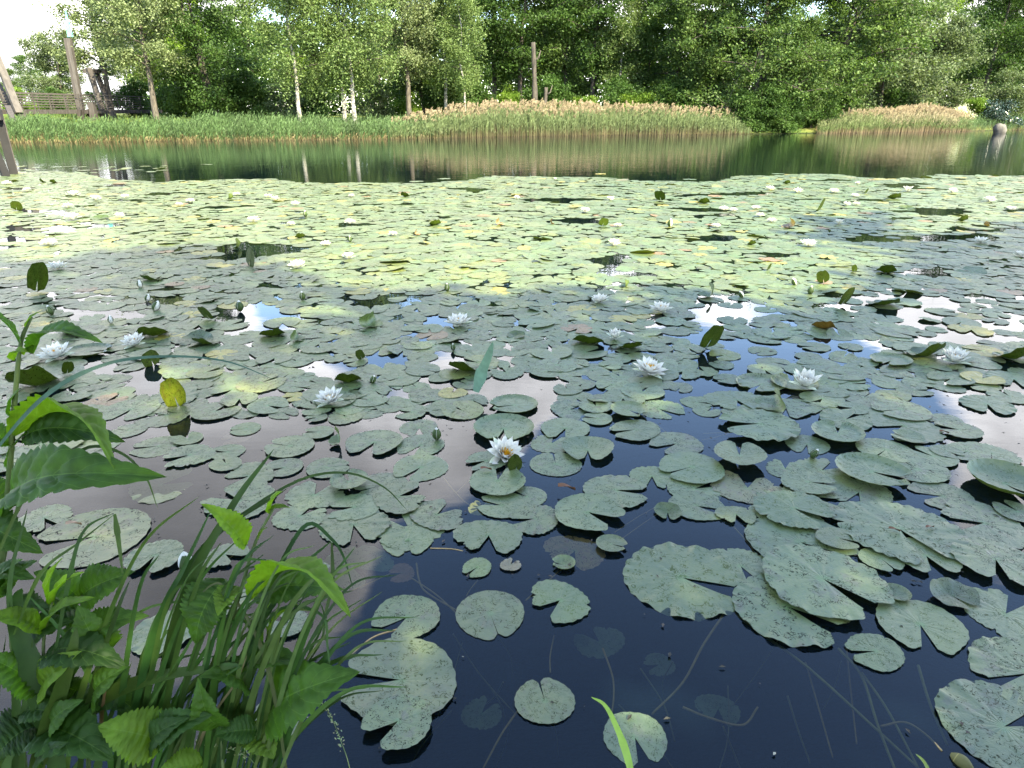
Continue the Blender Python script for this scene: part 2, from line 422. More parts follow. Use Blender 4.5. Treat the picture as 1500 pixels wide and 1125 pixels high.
# ------------------------------------------------------------------ where the shade of the near trees ends (photo points)
SHADE_Y = [(-600, 385), (0, 378), (120, 374), (250, 373), (340, 366), (400, 388), (480, 424), (560, 440), (650, 432), (760, 433), (850, 441), (980, 437), (1080, 440),
           (1150, 446), (1230, 442), (1290, 412), (1320, 385), (1350, 362), (1410, 345), (1500, 322), (1800, 312), (3000, 310)]
def inpoly(x, y, poly):
    c = False; j = len(poly) - 1
    for i in range(len(poly)):
        xi, yi = poly[i]; xj, yj = poly[j]
        if (yi > y) != (yj > y) and x < (xj - xi) * (y - yi) / (yj - yi) + xi: c = not c
        j = i
    return c
LIT = [([(395, 478), (465, 440), (545, 455), (505, 482), (420, 502)], .9), ([(130, 575), (220, 540), (300, 520), (440, 545), (480, 580), (400, 612), (300, 605), (150, 605)], .6),
       ([(30, 620), (150, 640), (135, 680), (30, 692)], .9), ([(360, 440), (480, 425), (500, 450), (400, 470)], .6)]
DARK = [[(1165, 325), (1300, 318), (1345, 362), (1280, 354), (1180, 346)]]
def shaded(px, py):
    if any(inpoly(px, py, q) for q in DARK): return True
    if py < interp(px, SHADE_Y): return False
    for q, pr in LIT:
        if inpoly(px, py, q): return random.random() > pr
    return True

# ------------------------------------------------------------------ lily pads
def pad_geo(seed, gap=0.16, wave=0.0, nw=11, rim=0.0, cup=0.0, crease=0.0, rough=0.03, segs=90, rings=8, bend=None, tears=0):
    """a floating leaf of radius 1 with its notch towards +X; returns points, faces, uv"""
    rg = np.random.default_rng(seed)
    th = np.linspace(gap, 2 * math.pi - gap, segs)
    out = np.ones(segs)
    for k in (2, 3, 5): out += rough * rg.normal() * np.cos(k * th + rg.uniform(0, 6.3)) / k * 1.6
    out += rough * 0.35 * np.cos(nw * 2 * th + rg.uniform(0, 6))
    out += rough * 0.10 * rg.normal(size=segs)
    lobe = np.minimum(th - gap, 2 * math.pi - gap - th)
    out *= 1 - 0.16 * np.exp(-(lobe / 0.10) ** 2) + 0.06 * np.exp(-((lobe - .25) / 0.2) ** 2)
    for _ in range(tears):
        c = rg.uniform(0.6, 5.6); out *= 1 - rg.uniform(.06, .18) * np.exp(-((th - c) / rg.uniform(.03, .08)) ** 2)
    ts = (np.arange(1, rings + 1) / rings) ** 0.75
    V = [(0, 0, 0)]; 
    ph = rg.uniform(0, 6.3)
    wa = wave * (0.6 + 0.5 * np.sin(2 * th + ph))
    for t in ts:
        r = t * out
        # the notch stays narrow near the stalk
        ang = math.pi + (th - math.pi) * (1 - 0.0 * t)
        z = wa * np.sin(nw * th + ph) * t ** 5 + 0.35 * wave * np.sin((nw * 2 + 3) * th) * t ** 7 + rim * np.clip(t - .8, 0, 1) * 5 * t ** 4 + cup * t * t
        z = z + crease * np.abs(np.sin(th)) * t * 0.5 - 0.004 + 0.006 * np.sin(9 * th) * t * (1 - t) * 2
        V += list(zip(r * np.cos(ang), r * np.sin(ang), z))
    V = np.array(V)
    uv = V[:, :2] * 0.5 + 0.5
    if bend:
        a, chord, rad, mx = bend          # fold the part beyond a chord (distance from the stalk) upwards
        d = V[:, 0] * math.cos(a) + V[:, 1] * math.sin(a)
        ex = np.clip(d - chord, 0, None); phi = np.minimum(ex / rad, mx); rest = ex - phi * rad
        nd = np.minimum(d, chord) + rad * np.sin(phi) + rest * np.cos(phi)
        nzv = V[:, 2] + rad * (1 - np.cos(phi)) + rest * np.sin(phi)
        V[:, 0] += (nd - d) * math.cos(a); V[:, 1] += (nd - d) * math.sin(a); V[:, 2] = nzv
    F = [(0, 1 + i, 2 + i) for i in range(segs - 1)]
    for k in range(rings - 1):
        b = 1 + k * segs
        F += [(b + i, b + segs + i, b + segs + i + 1, b + i + 1) for i in range(segs - 1)]
    return V, F, uv
def pad_mesh(name, **k):
    V, F, uv = pad_geo(**k)
    return mesh_from(name, V.tolist(), F, M['pad'], [(1, 1, 1)] * len(V), uv, True)
PAD = {
    'flat': [pad_mesh('lily_pad', seed=11, gap=.16), pad_mesh('lily_pad', seed=12, gap=.22, crease=.04), pad_mesh('lily_pad', seed=13, gap=.12, rough=.04, tears=1), pad_mesh('lily_pad', seed=14, gap=.3, cup=.03), pad_mesh('lily_pad', seed=15, gap=.05, rough=.03)],
    'wave': [pad_mesh('lily_pad', seed=21, gap=.18, wave=.022, nw=12, rough=.04, segs=150), pad_mesh('lily_pad', seed=22, gap=.24, wave=.018, nw=15, rough=.05, segs=150, tears=2), pad_mesh('lily_pad', seed=23, gap=.14, wave=.028, nw=10, rough=.04, segs=150)],
    'ridge': [pad_mesh('lily_pad', seed=31, gap=.2, wave=.034, nw=11, rough=.03, segs=180)],
    'crease': [pad_mesh('lily_pad', seed=41, gap=.2, crease=.11), pad_mesh('lily_pad', seed=42, gap=.28, crease=.08, rim=.02)],
    'rim': [pad_mesh('lily_pad', seed=51, gap=.1, rim=.10), pad_mesh('lily_pad', seed=52, gap=.16, rim=.10, cup=.02)],
    'cup': [pad_mesh('lily_pad', seed=61, gap=.16, cup=.10, crease=.18), pad_mesh('lily_pad', seed=62, gap=.2, cup=.06, rim=.10)],
    'bowl': [pad_mesh('lily_pad', seed=71, gap=.12, cup=.16, rim=.12)],
    'closed': [pad_mesh('lily_pad', seed=81, gap=.012, rough=.02)],
    'torn': [pad_mesh('lily_pad', seed=91, gap=.26, rough=.06, tears=5), pad_mesh('lily_pad', seed=92, gap=.35, rough=.06, tears=4, wave=.012)],
    'lift': [pad_mesh('lily_pad', seed=95, gap=.14, rim=.05, bend=(3.1, .35, .5, 1.2))],
}
PADS = []     # (object, px, py, width, kind)
LAND = []     # landmarks for labels: (px, py, text)
zlayer = [0]
def put_pad(px, py, w, notch, kind='flat', tint=None, z=None, words=None, squash=1.0):
    i = len(PADS)
    c = P(px, py); r = w / 2 * depth(px, py) / FPX
    me = PAD[kind][i % len(PAD[kind])]
    o = link('lily_pad', me)
    a = P(px + 8 * math.cos(R(notch)), py - 8 * math.sin(R(notch)) * 0.7) - c
    zz = z if z is not None else 0.002 + 0.009 * random.random()
    o.location = (c.x, c.y, zz); o.scale = (r, r * squash, r)
    o.rotation_euler = (R(random.gauss(0, .7)), R(random.gauss(0, .7)), math.atan2(a.y, a.x))
    if tint is None:
        k = random.uniform(.86, 1.14); tint = (k * random.uniform(.94, 1.08), k, k * random.uniform(.9, 1.1))
    o.color = (*tint, 1)
    PADS.append(dict(o=o, px=px, py=py, w=w, kind=kind, words=words, r=r, z=zz, notch=notch))
    return o
BROWN = (2.0, .95, 1.0); YEL = (2.7, 1.75, .8); PALE = (1.4, 1.2, .8)
HAND = [  # photo centre, photo width, notch direction in the photo, form
 (718, 900, 101, 285, 'closed', dict(words='round flat lily pad with a nearly closed notch floating alone on dark blue water')),
 (596, 905, 97, 225, 'crease', dict(words='creased lily pad with dark scribbles floating beside the round pad on dark water')),
 (586, 998, 166, 182, 'crease', dict(words='very large speckled lily pad with a wide notch to the left beside the serrated bank leaf')),
 (584, 1066, 98, 225, 'flat', dict(z=.022, words='smooth lily pad overlapping the lower edge of the very large speckled pad')),
 (798, 1028, 86, 102, 'flat', dict(words='round lily pad floating alone with its notch pointing away towards the far bank')),
 (820, 882, 88, 225, 'torn', dict(words='small ragged lily pad with a brown hole right of the round closed-notch pad')),
 (930, 1081, 92, 285, 'flat', dict(tint=(.95, 1.0, 1.15), z=.002, words='half sunk bluish lily pad crossed by a bright grass blade at the bottom edge')),
 (699, 833, 44, 225, 'flat', dict(tint=(1.15, 1.2, .95), words='tiny fresh green lily pad with a big open notch on dark water')),
 (748, 829, 31, 60, 'torn', dict(tint=(1.5, .95, 1.3), words='tiny purplish withered lily pad on dark water')),
 (842, 806, 84, 250, 'torn', dict(tint=(4.6, 2.2, 2.2), z=-.004, words='sunken brownish lily pad lying just under the surface')),
 (826, 828, 34, 180, 'bowl', dict(tint=(1.1, 1.1, .9), z=.004, words='small rolled pale lily pad beside the sunken brownish pad')),
 (588, 838, 42, 200, 'torn', dict(tint=(3.4, 1.2, 1.6), z=-.003, words='small reddish sinking lily pad with a pale stalk')),
 (1000, 848, 172, 338, 'ridge', dict(words='large crinkled lily pad with frilled rim and worm tracks bordering the dark water')),
 (1085, 830, 96, 300, 'wave', dict(z=.002)), (1155, 893, 158, 325, 'ridge', dict(z=.010, words='large wavy lily pad whose lower edge borders the dark open water')),
 (1204, 857, 172, 320, 'wave', dict(z=.024, words='very large smooth lily pad lying over the wavy pad at right')),
 (1348, 916, 120, 285, 'crease', dict(words='clean folded lily pad with a deep notch towards the camera on dark water at right')),
 (1282, 956, 78, 185, 'flat', dict(words='small oval lily pad alone below the very large smooth pad')),
 (1312, 872, 40, 200, 'bowl', {}), (1473, 900, 116, 60, 'wave', {}), (1504, 988, 148, 200, 'wave', dict(words='big lily pad with fluted rim cut by the right edge above the lowest pad')),
 (1470, 1066, 176, 20, 'ridge', dict(z=.004, words='big puddled lily pad at the bottom right corner')),
 (1316, 782, 168, 310, 'wave', dict(z=.02, words='largest brown flecked lily pad in the crowded right part')),
 (1356, 818, 90, 300, 'flat', {}), (1290, 822, 60, 310, 'flat', {}),
 (1162, 752, 104, 330, 'wave', dict(z=.022)), (1172, 796, 152, 330, 'flat', dict(z=.006)), (1226, 794, 58, 340, 'flat', dict(z=.018)), (1192, 750, 60, 320, 'flat', {}),
 (1112, 629, 112, 180, 'ridge', dict(z=.03, words='crinkled lily pad with raised frilled front edge over blue water')),
 (1182, 652, 62, 260, 'flat', {}), (1226, 640, 74, 90, 'rim', dict(z=.02)), (1238, 617, 72, 30, 'wave', {}), (1249, 600, 44, 180, 'flat', {}),
 (1320, 602, 80, 190, 'flat', {}), (1322, 625, 106, 200, 'torn', {}), (1329, 644, 44, 160, 'cup', {}), (1384, 617, 50, 190, 'flat', {}), (1404, 632, 62, 170, 'flat', {}),
 (1297, 661, 80, 225, 'flat', {}), (1366, 671, 66, 150, 'flat', {}), (1386, 664, 44, 330, 'flat', {}), (1417, 664, 62, 200, 'flat', {}), (1452, 666, 70, 230, 'torn', {}), (1343, 690, 84, 140, 'flat', {}),
 (1276, 697, 100, 340, 'rim', dict(z=.02)), (1258, 722, 92, 250, 'torn', {}), (1472, 712, 104, 320, 'bowl', dict(z=.01, words='large dished lily pad with upturned dark rim at the right edge')),
 (1380, 727, 84, 182, 'flat', {}), (1441, 768, 118, 182, 'torn', {}), (1490, 752, 62, 140, 'flat', {}), (1456, 826, 112, 285, 'wave', dict(z=.02, words='lily pad with a deep notch towards the camera near the curled cup leaf')),
 (1183, 712, 74, 350, 'flat', dict(z=.02)), (1188, 729, 82, 340, 'flat', {}), (1150, 688, 56, 90, 'torn', {}), (1095, 716, 98, 90, 'torn', dict(tint=(1.25, .95, .9), z=.004)), (1203, 690, 78, 30, 'torn', {}), (1126, 754, 50, 270, 'torn', {}),
 (1082, 676, 74, 95, 'cup', dict(z=.03, words='heart shaped dished lily pad standing proud of the water at centre right')),
 (1013, 688, 94, 200, 'flat', dict(z=.014)), (955, 699, 64, 270, 'torn', {}), (991, 651, 76, 205, 'flat', {}), (931, 632, 72, 190, 'flat', {}), (921, 606, 54, 330, 'rim', dict(z=.02)), (966, 600, 70, 330, 'wave', {}),
 (875, 615, 44, 170, 'flat', {}), (1035, 603, 40, 30, 'flat', {}), (1080, 588, 84, 300, 'torn', {}), (861, 661, 76, 270, 'cup', dict(z=.006)), (814, 681, 74, 100, 'flat', {}), (808, 650, 62, 60, 'torn', {}), (828, 629, 72, 250, 'flat', {}),
 (902, 721, 94, 355, 'wave', {}), (861, 757, 100, 330, 'crease', dict(z=.02, words='smooth creased lily pad with two pointed lobes at the edge of the dark water')), (895, 801, 44, 340, 'rim', dict(z=.012)),
 (1017, 717, 78, 20, 'wave', {}), (1020, 742, 80, 340, 'flat', {}), (1078, 757, 52, 290, 'torn', {}), (1135, 735, 60, 200, 'wave', {}),
 (782, 762, 76, 190, 'wave', {}), (771, 728, 60, 150, 'flat', {}), (729, 709, 82, 80, 'flat', dict(z=.018)), (712, 678, 60, 200, 'torn', {}), (738, 631, 90, 260, 'rim', {}), (753, 595, 70, 190, 'rim', {}),
 (716, 787, 92, 265, 'torn', dict(words='broad lily pad with a notch towards the camera above the tiny fresh green pad')), (735, 741, 70, 170, 'flat', {}), (548, 650, 82, 240, 'crease', {}), (480, 687, 61, 10, 'closed', dict(words='clean oval lily pad without a visible notch on the grey reflecting water')),
 (512, 712, 56, 112, 'cup', dict(z=.022, words='small glossy dished lily pad with its notch away from the camera')), (616, 686, 80, 225, 'flat', {}), (616, 653, 70, 230, 'flat', {}), (614, 627, 56, 270, 'torn', {}),
 (461, 726, 80, 60, 'torn', {}), (560, 712, 78, 200, 'flat', {}), (585, 730, 84, 20, 'torn', {}), (518, 745, 74, 190, 'torn', {}), (518, 771, 100, 280, 'wave', {}), (600, 776, 102, 130, 'torn', {}), (640, 755, 80, 40, 'torn', {}),
 (597, 792, 76, 270, 'flat', {}), (516, 830, 110, 330, 'torn', dict(z=-.003)), (440, 757, 76, 40, 'torn', {}), (416, 686, 56, 200, 'flat', {}), (425, 656, 70, 170, 'flat', {}), (467, 635, 44, 180, 'flat', {}), (540, 602, 56, 10, 'torn', {}),
 (640, 588, 80, 200, 'torn', {}), (693, 588, 46, 310, 'torn', {}), (603, 605, 48, 180, 'torn', {}), (416, 606, 42, 330, 'flat', {}), (464, 613, 32, 200, 'flat', {}), (505, 612, 50, 100, 'torn', {}),
 (138, 787, 150, 200, 'flat', dict(tint=(1.3, 1.1, .95), z=.003, words='big olive brown lily pad behind the thin grass blades at left')), (228, 819, 80, 240, 'wave', dict(z=.015, words='lily pad with dark undercut rim beside the white bud at left')), (237, 709, 98, 20, 'torn', dict(tint=(1.3, 1.1, .9), z=-.002)),
 (66, 762, 74, 300, 'torn', dict(tint=(1.2, 1.1, .9))), (232, 654, 70, 190, 'flat', {}), (276, 644, 42, 120, 'flat', {}), (189, 631, 50, 170, 'flat', {}), (277, 669, 72, 200, 'torn', {}), (333, 663, 50, 180, 'flat', {}), (331, 681, 46, 110, 'flat', {}),
 (365, 699, 78, 200, 'torn', {}), (352, 736, 100, 160, 'torn', {}), (331, 816, 60, 330, 'torn', {}), (192, 601, 78, 225, 'flat', {}), (244, 609, 76, 180, 'torn', {}), (315, 604, 68, 30, 'flat', {}), (360, 629, 44, 190, 'flat', {}),
 (345, 640, 42, 200, 'torn', dict(tint=BROWN, z=-.004)), (240, 928, 92, 20, 'wave', {}), (373, 1058, 66, 100, 'torn', {}), (424, 916, 60, 150, 'wave', {}), (416, 1072, 44, 300, 'flat', {}), (330, 880, 70, 60, 'torn', {}), (705, 744, 40, 80, 'torn', dict(tint=YEL, z=.0)),
 (430, 582, 36, 200, 'torn', dict(tint=YEL)), (60, 652, 120, 180, 'flat', dict(tint=(1.3, 1.2, .7))), (120, 672, 80, 30, 'flat', {}), (155, 590, 60, 30, 'torn', dict(tint=BROWN)),
]
for px, py, w, nt_, kd, kw in HAND: put_pad(px, py, w, nt_, kd, **kw)

FAR_EDGE = [(-900, 240), (0, 251), (120, 253), (150, 262), (250, 267), (330, 263), (400, 262), (440, 268), (600, 269), (690, 264), (720, 259), (880, 260), (960, 266), (1060, 266), (1085, 258), (1190, 255), (1230, 256), (1270, 262), (1350, 262), (1370, 256), (1500, 258), (2400, 258)]
HOLES = [(1105, 545, 80, 42), (1200, 515, 110, 13), (1010, 478, 50, 18), (1410, 590, 90, 13), (1290, 440, 90, 12), (380, 468, 50, 16), (215, 560, 26, 26), (1430, 500, 70, 8), (1380, 470, 60, 7), (930, 590, 26, 7),  # open water between the pads: photo ellipses
 (1080, 560, 62, 34), (1120, 515, 46, 20), (1195, 512, 70, 10), (990, 590, 40, 14), (1170, 575, 20, 12), (1395, 583, 60, 10), (1000, 470, 36, 14), (1040, 492, 30, 10), (1250, 432, 48, 10), (1310, 438, 60, 9), (1090, 455, 50, 9),
 (565, 530, 26, 12), (650, 532, 14, 12), (760, 585, 60, 22), (720, 570, 40, 16), (770, 560, 40, 8), (365, 466, 38, 13), (352, 482, 26, 9), (214, 548, 20, 20), (155, 540, 40, 8), (80, 590, 46, 14), (125, 622, 40, 10), (300, 590, 24, 7), (280, 630, 50, 14), (470, 540, 40, 6), (400, 575, 40, 5),
 (905, 378, 16, 10), (890, 395, 22, 10), (190, 440, 70, 5), (120, 448, 60, 4), (160, 462, 40, 5), (230, 425, 50, 4), (1440, 540, 60, 8), (1400, 505, 40, 6), (1460, 470, 50, 8), (1340, 455, 60, 8), (1430, 440, 60, 6), (640, 470, 14, 6), (690, 425, 20, 5), (560, 437, 55, 8), (400, 422, 22, 5), (1000, 415, 26, 7), (1060, 440, 30, 7), (880, 382, 30, 7), (870, 520, 18, 12), (930, 515, 16, 8), (1290, 350, 60, 5), (1400, 350, 80, 6), (1440, 335, 60, 5), (1050, 350, 40, 6), (1120, 375, 40, 6), (1040, 398, 30, 5), (1490, 610, 30, 14), (1480, 575, 30, 6), (60, 335, 60, 6), (30, 352, 40, 5), (140, 330, 50, 4)]
def open_water(px, py, m=0):
    for cx, cy, rx, ry in HOLES:
        if ((px - cx) / (rx + m)) ** 2 + ((py - cy) / (ry + .35 * m)) ** 2 < 1: return True
    return False
cells = {}
def far_enough(x, y, d):
    k = (int(x // .3), int(y // .3))
    for i in (-1, 0, 1):
        for j in (-1, 0, 1):
            for (a, b) in cells.get((k[0] + i, k[1] + j), ()):
                if (a - x) ** 2 + (b - y) ** 2 < d * d: return False
    cells.setdefault(k, []).append((x, y)); return True
for q in PADS:
    l = q['o'].location; cells.setdefault((int(l.x // .3), int(l.y // .3)), []).append((l.x, l.y))
FILL = []
for k in range(150000):
    y = 2.6 + 18.5 * math.sqrt(random.random()) if k % 3 else random.uniform(2.6, 8)
    x = random.uniform(-1, 1) * (0.86 * y + 0.8)
    px, py = proj(x, y)
    n = noise.noise(Vector((px * .02, 3, 0))) * 3
    if py < interp(px, FAR_EDGE) + n: continue
    if py > 606 and not (px < 150 and py < 690): continue
    if py > 560 and 700 < px < 830: continue
    if open_water(px, py, 0 if py < 430 else 16) and random.random() > .03: continue
    # lens-shaped lanes of open water between the rafts of pads farther out
    lane = noise.noise(Vector((x * .55, y * 1.35, 9.0))) + .4 * noise.noise(Vector((x * 1.7, y * 3.6, 2.0)))
    if py < 470 and lane > .40: continue
    rad = random.uniform(.075, .135) * (1.0 if y < 6 else 1.08)
    if not far_enough(x, y, rad * (1.22 if y < 7 else 1.12)): continue
    FILL.append((x, y, rad, px, py))
for k in range(26):     # strays beyond the edge, out on the open channel at left
    px = random.uniform(15, 250); py = random.uniform(243, 256) if px < 150 else random.uniform(243, 252)
    c = P(px, py); FILL.append((c.x, c.y, random.uniform(.1, .16), px, py))
for px, py in ((303, 241), (880, 255), (650, 262), (610, 266), (1140, 255), (1010, 263)):
    c = P(px, py); FILL.append((c.x, c.y, .15, px, py))
FILL.sort(key=lambda f: -f[2] / f[1])
inside = [f for f in FILL if -20 < f[3] < 1520]
NIND = max(0, 252 - len(PADS))
solo = set(id(f) for f in inside[:NIND])
mass = MB()
for f in FILL:
    x, y, rad, px, py = f
    u = random.random()
    ylw = .022 if py < 520 else .012
    tint = YEL if u < ylw else BROWN if u < ylw * 1.45 else PALE if u < .12 else None
    if id(f) in solo:
        kd = random.choice(['flat', 'flat', 'torn', 'torn', 'crease', 'wave', 'rim' if random.random() < .5 else 'flat'])
        put_pad(px, py, 2 * rad * FPX / depth(px, py), random.uniform(0, 360), kd, tint=tint)
        continue
    if tint is None:
        k = random.uniform(.82, 1.2); tint = (k * random.uniform(.92, 1.12), k, k * random.uniform(.85, 1.1))
    segs = 26 if y < 7 else 16; gap = random.uniform(.05, .26); rot = random.uniform(0, 6.3)
    cup = random.choice((0, 0, .0, .02, -.01)) * rad; z0 = random.uniform(.001, .007)
    tx, ty = random.gauss(0, .012), random.gauss(0, .012)
    if random.random() < .05: tx, ty = random.gauss(0, .12), random.gauss(0, .12)
    ph = random.uniform(0, 6.3); wv = random.uniform(0, .035) * rad
    sx = rad * random.uniform(.9, 1.1)
    vs = [(x, y, z0 + .001)]; uv = [(.5, .5)]
    for i in range(segs):
        a = gap + (2 * math.pi - 2 * gap) * i / (segs - 1)
        rr = 1 + .05 * math.sin(3 * a + ph) + random.gauss(0, .018)
        if i in (0, segs - 1): rr *= .88
        lx, ly = rr * math.cos(a), rr * math.sin(a)
        wx = sx * (lx * math.cos(rot) - ly * math.sin(rot)); wy = rad * (lx * math.sin(rot) + ly * math.cos(rot))
        vs.append((x + wx, y + wy, max(z0 + cup + tx * wx + ty * wy + wv * math.sin(7 * a + ph), .0015))); uv.append((lx * .5 + .5, ly * .5 + .5))
    mass.add(vs, [(0, i, i + 1) for i in range(1, segs)], tint, uv)
tag(mass.build('lily_pads', M['pad'], smooth=True), 'dense raft of overlapping green lily pads covering the middle of the pond', 'lily pads', kind='stuff')

# ------------------------------------------------------------------ upturned and curled leaves
UPM = {}
def up_mesh(seed, chord, rad, mx, ang, gap=.14, rough=.04):
    key = (seed, chord, rad, mx, ang)
    if key not in UPM: UPM[key] = pad_mesh('upturned_leaf', seed=seed, gap=gap, rough=rough, segs=70, rings=12, bend=(ang, chord, rad, mx), crease=.42, wave=.05, nw=4)
    return UPM[key]
# photo x, photo y of the foot, width, height, kind, label.  up: near edge raised; back: far edge raised; stand: upright half; side: half folded over sideways
UPT = [
 (55, 432, 26, 45, 'stand', 'tall dark upright leaf on grey water near the left edge'), (355, 392, 32, 29, 'stand', 'upright green leaf below a second pale one in the sunny band'), (349, 364, 17, 16, 'side', 'small pale folded leaf just behind the upright green leaf'),
 (222, 412, 28, 10, 'up', 'low dark curled leaf just beyond the pale buds at left'), (104, 492, 36, 15, 'up', 'dark curled leaf behind the top leaf of the bank plant'), (299, 474, 34, 22, 'stand', 'upper dark leaf of the raised leaf trio over blue water'),
 (289, 502, 48, 30, 'back', 'pale green middle leaf of the raised leaf trio over blue water'), (302, 506, 36, 14, 'up', 'low front leaf of the raised leaf trio over blue water'), (226, 494, 42, 20, 'up', 'dark saddle shaped leaf beside the white lily at left'),
 (229, 538, 28, 22, 'stand', 'olive folded leaf standing in front of the white lily at left'), (55, 568, 66, 38, 'up', 'large dark oval leaf behind the stem of the bank plant'), (101, 552, 20, 20, 'stand', 'small dark pointed leaf next to the large oval leaf at left'),
 (262, 602, 38, 42, 'stand', 'bright yellow green fan shaped leaf standing in sunlight'), (400, 494, 36, 15, 'up', 'olive leaf with raised near edge left of centre'), (433, 499, 26, 19, 'side', 'shiny pale folded leaf beside the olive raised leaf'),
 (541, 478, 36, 24, 'side', 'shiny pale green humped leaf in the sunny band'), (531, 529, 15, 15, 'stand', 'small olive upright leaf by the grey water left of centre'), (511, 562, 36, 20, 'up', 'dark curled leaf above the white lily at centre left'),
 (680, 545, 46, 20, 'up', 'dark curled leaf beside the broad pale reed blade'), (756, 493, 26, 12, 'back', 'flat pale leaf with raised far rim right of the spiky lily'), (862, 505, 44, 18, 'up', 'dark green lifted leaf with black reflection at centre'),
 (922, 512, 36, 14, 'up', 'dark curled leaf in front of the half open lily'), (1043, 518, 42, 38, 'stand', 'tall dark green upright leaf over blue water at centre right'), (1040, 436, 34, 24, 'side', 'pale rounded folded leaf at the edge of the sunny band'),
 (1241, 452, 30, 28, 'stand', 'sail shaped green upright leaf in the sunlight at right'), (1293, 448, 44, 10, 'up', 'long low dark curled leaf right of the sail shaped leaf'), (1208, 418, 19, 20, 'stand', 'small twisted green leaf behind the sail shaped leaf'),
 (1298, 401, 26, 14, 'up', 'bright olive lifted leaf near the shade line at right'), (1205, 483, 32, 15, 'up', 'reddish brown curled leaf on blue water at right'), (1353, 524, 54, 28, 'up', 'broad dark lifted leaf left of the blurred white lily at right'),
 (1484, 528, 50, 28, 'up', 'dark lifted leaf cut by the right edge'), (1138, 597, 60, 28, 'side', 'half folded pale leaf in front of the cup shaped lily'), (496, 650, 28, 28, 'side', 'small half folded dark leaf on the grey water'),
 (763, 696, 26, 26, 'stand', 'dark upright leaf touching the lily with the yellow centre'), (1394, 875, 62, 40, 'back', 'crumpled cup shaped leaf at lower right'), (978, 752, 38, 18, 'back', 'small cup shaped leaf alone on dark blue water at centre'),
 (85, 270, 0, 0, '', ''),
 (22, 310, 17, 14, 'stand', None), (146, 321, 24, 11, 'back', None), (965, 296, 18, 15, 'stand', None), (1031, 299, 16, 9, 'up', None), (885, 333, 18, 12, 'stand', None), (1202, 312, 14, 20, 'stand', None), (1158, 334, 24, 17, 'side', None),
 (1308, 292, 20, 9, 'up', None), (1328, 306, 20, 11, 'back', None), (1409, 325, 14, 10, 'up', None), (637, 331, 18, 9, 'up', None), (594, 289, 13, 8, 'up', None), (63, 268, 8, 6, 'up', None), (79, 269, 9, 6, 'up', None), (1100, 360, 12, 8, 'up', None), (1152, 270, 10, 6, 'up', None), (1270, 285, 9, 8, 'stand', None), (440, 350, 14, 9, 'up', None), (1253, 400, 9, 11, 'stand', None), (1128, 398, 12, 10, 'stand', None), (338, 292, 11, 9, 'side', None), (1445, 332, 10, 8, 'side', None), (610, 345, 12, 10, 'side', None), (730, 330, 14, 12, 'side', None), (808, 329, 8, 10, 'side', None), (917, 421, 16, 12, 'side', None),
]
UPT = [u for u in UPT if u[2]]
BROWNUP = {1205, 1158, 730, 808, 1445, 610}
ups = []
for i, (px, py, w, h, kd, lab) in enumerate(UPT):
    c = P(px, py); s = depth(px, py) / FPX; r = w / 2 * s * 1.06
    toward = math.pi + random.uniform(-.4, .4)       # local -X is the side opposite the notch
    if kd == 'stand':
        me = up_mesh(101 + i % 3, -.78, .22, 1.38, math.pi); rot = math.pi / 2 + random.uniform(-.35, .35); k = 1.0
        hgt = h * s / max(.25, math.cos(math.atan2(1.4, c.y))) ; zs = hgt / 1.62; rr = (r, r * random.uniform(.75, 1.0), max(zs, r * .6)); rot = math.pi / 2 + random.choice((-1, 1)) * random.uniform(.2, .85)
    elif kd == 'up':
        me = up_mesh(105 + i % 3, -.15, .75, 1.0, math.pi); rr = (r, r, max(h * s * 1.35, .75 * r)); rot = math.pi / 2 + random.uniform(-.5, .5)
    elif kd == 'back':
        me = up_mesh(108 + i % 2, .0, .8, 1.0, math.pi); rr = (r, r, max(h * s * .7, .5 * r)); rot = -math.pi / 2 + random.uniform(-.5, .5)
    else:
        me = up_mesh(110 + i % 2, -.1, .28, 2.3, math.pi); rr = (r, r, max(h * s, .6 * r)); rot = random.choice((.0, math.pi)) + random.uniform(-.5, .3)
    o = link('upturned_leaf', me); o.location = (c.x, c.y, .006); o.scale = rr; o.rotation_euler = (0, 0, rot)
    if kd == 'stand': o.rotation_euler = (Matrix.Rotation(R(random.choice((-1, 1)) * random.uniform(8, 24)), 3, 'Y') @ Matrix.Rotation(rot, 3, 'Z')).to_euler()
    k = random.uniform(.45, .62) if py > 425 or px < 300 else random.uniform(.5, .75)  # darker tint range for leaves in the tree shade: shade put into the colour
    t = (1.6, .7, .6) if px in BROWNUP else (k * .85, k, k * .35)
    if kd == 'side': t = (1.0, 1.05, .8) if px not in BROWNUP else (2.4, 1.2, 1.3)
    if px == 262: t = (1.7, 1.5, .35)
    o.color = (*t, 1)
    ups.append((o, px, py, lab))
    if lab: LAND.append((px, py, 'the ' + lab)); tag(o, lab, 'upturned leaf', 'upturned and curled lily leaves')

# ------------------------------------------------------------------ white water lilies and buds
def petal_geo(L, W, cupz, n=7, m=4):
    vs = []; fs = []
    for i in range(n + 1):
        s = i / n; w = W * (math.sin(math.pi * min(1, .08 + s * .92)) ** .75) * (1 - .25 * s) if i < n else 0.004
        for j in range(m + 1):
            t = j / m * 2 - 1
            vs.append((L * s * (1 - .06 * t * t), w * t, cupz * (s * s * .55) * L + .35 * W * t * t * math.sin(math.pi * s)))
    for i in range(n):
        for j in range(m):
            a = i * (m + 1) + j; fs.append((a, a + m + 1, a + m + 2, a + 1))
    return vs, fs
WH = (.64, .62, .54); SEP = (.055, .085, .025); YC = (.70, .40, .02)
def petal_mesh(L, W, c, col, mat, name):
    v, f = petal_geo(L, W, c)
    cl = [tuple(col[k] * (1 if p[0] > .18 * L else .93) for k in range(3)) for p in v]
    return mesh_from(name, v, f, mat, cl, None, True)
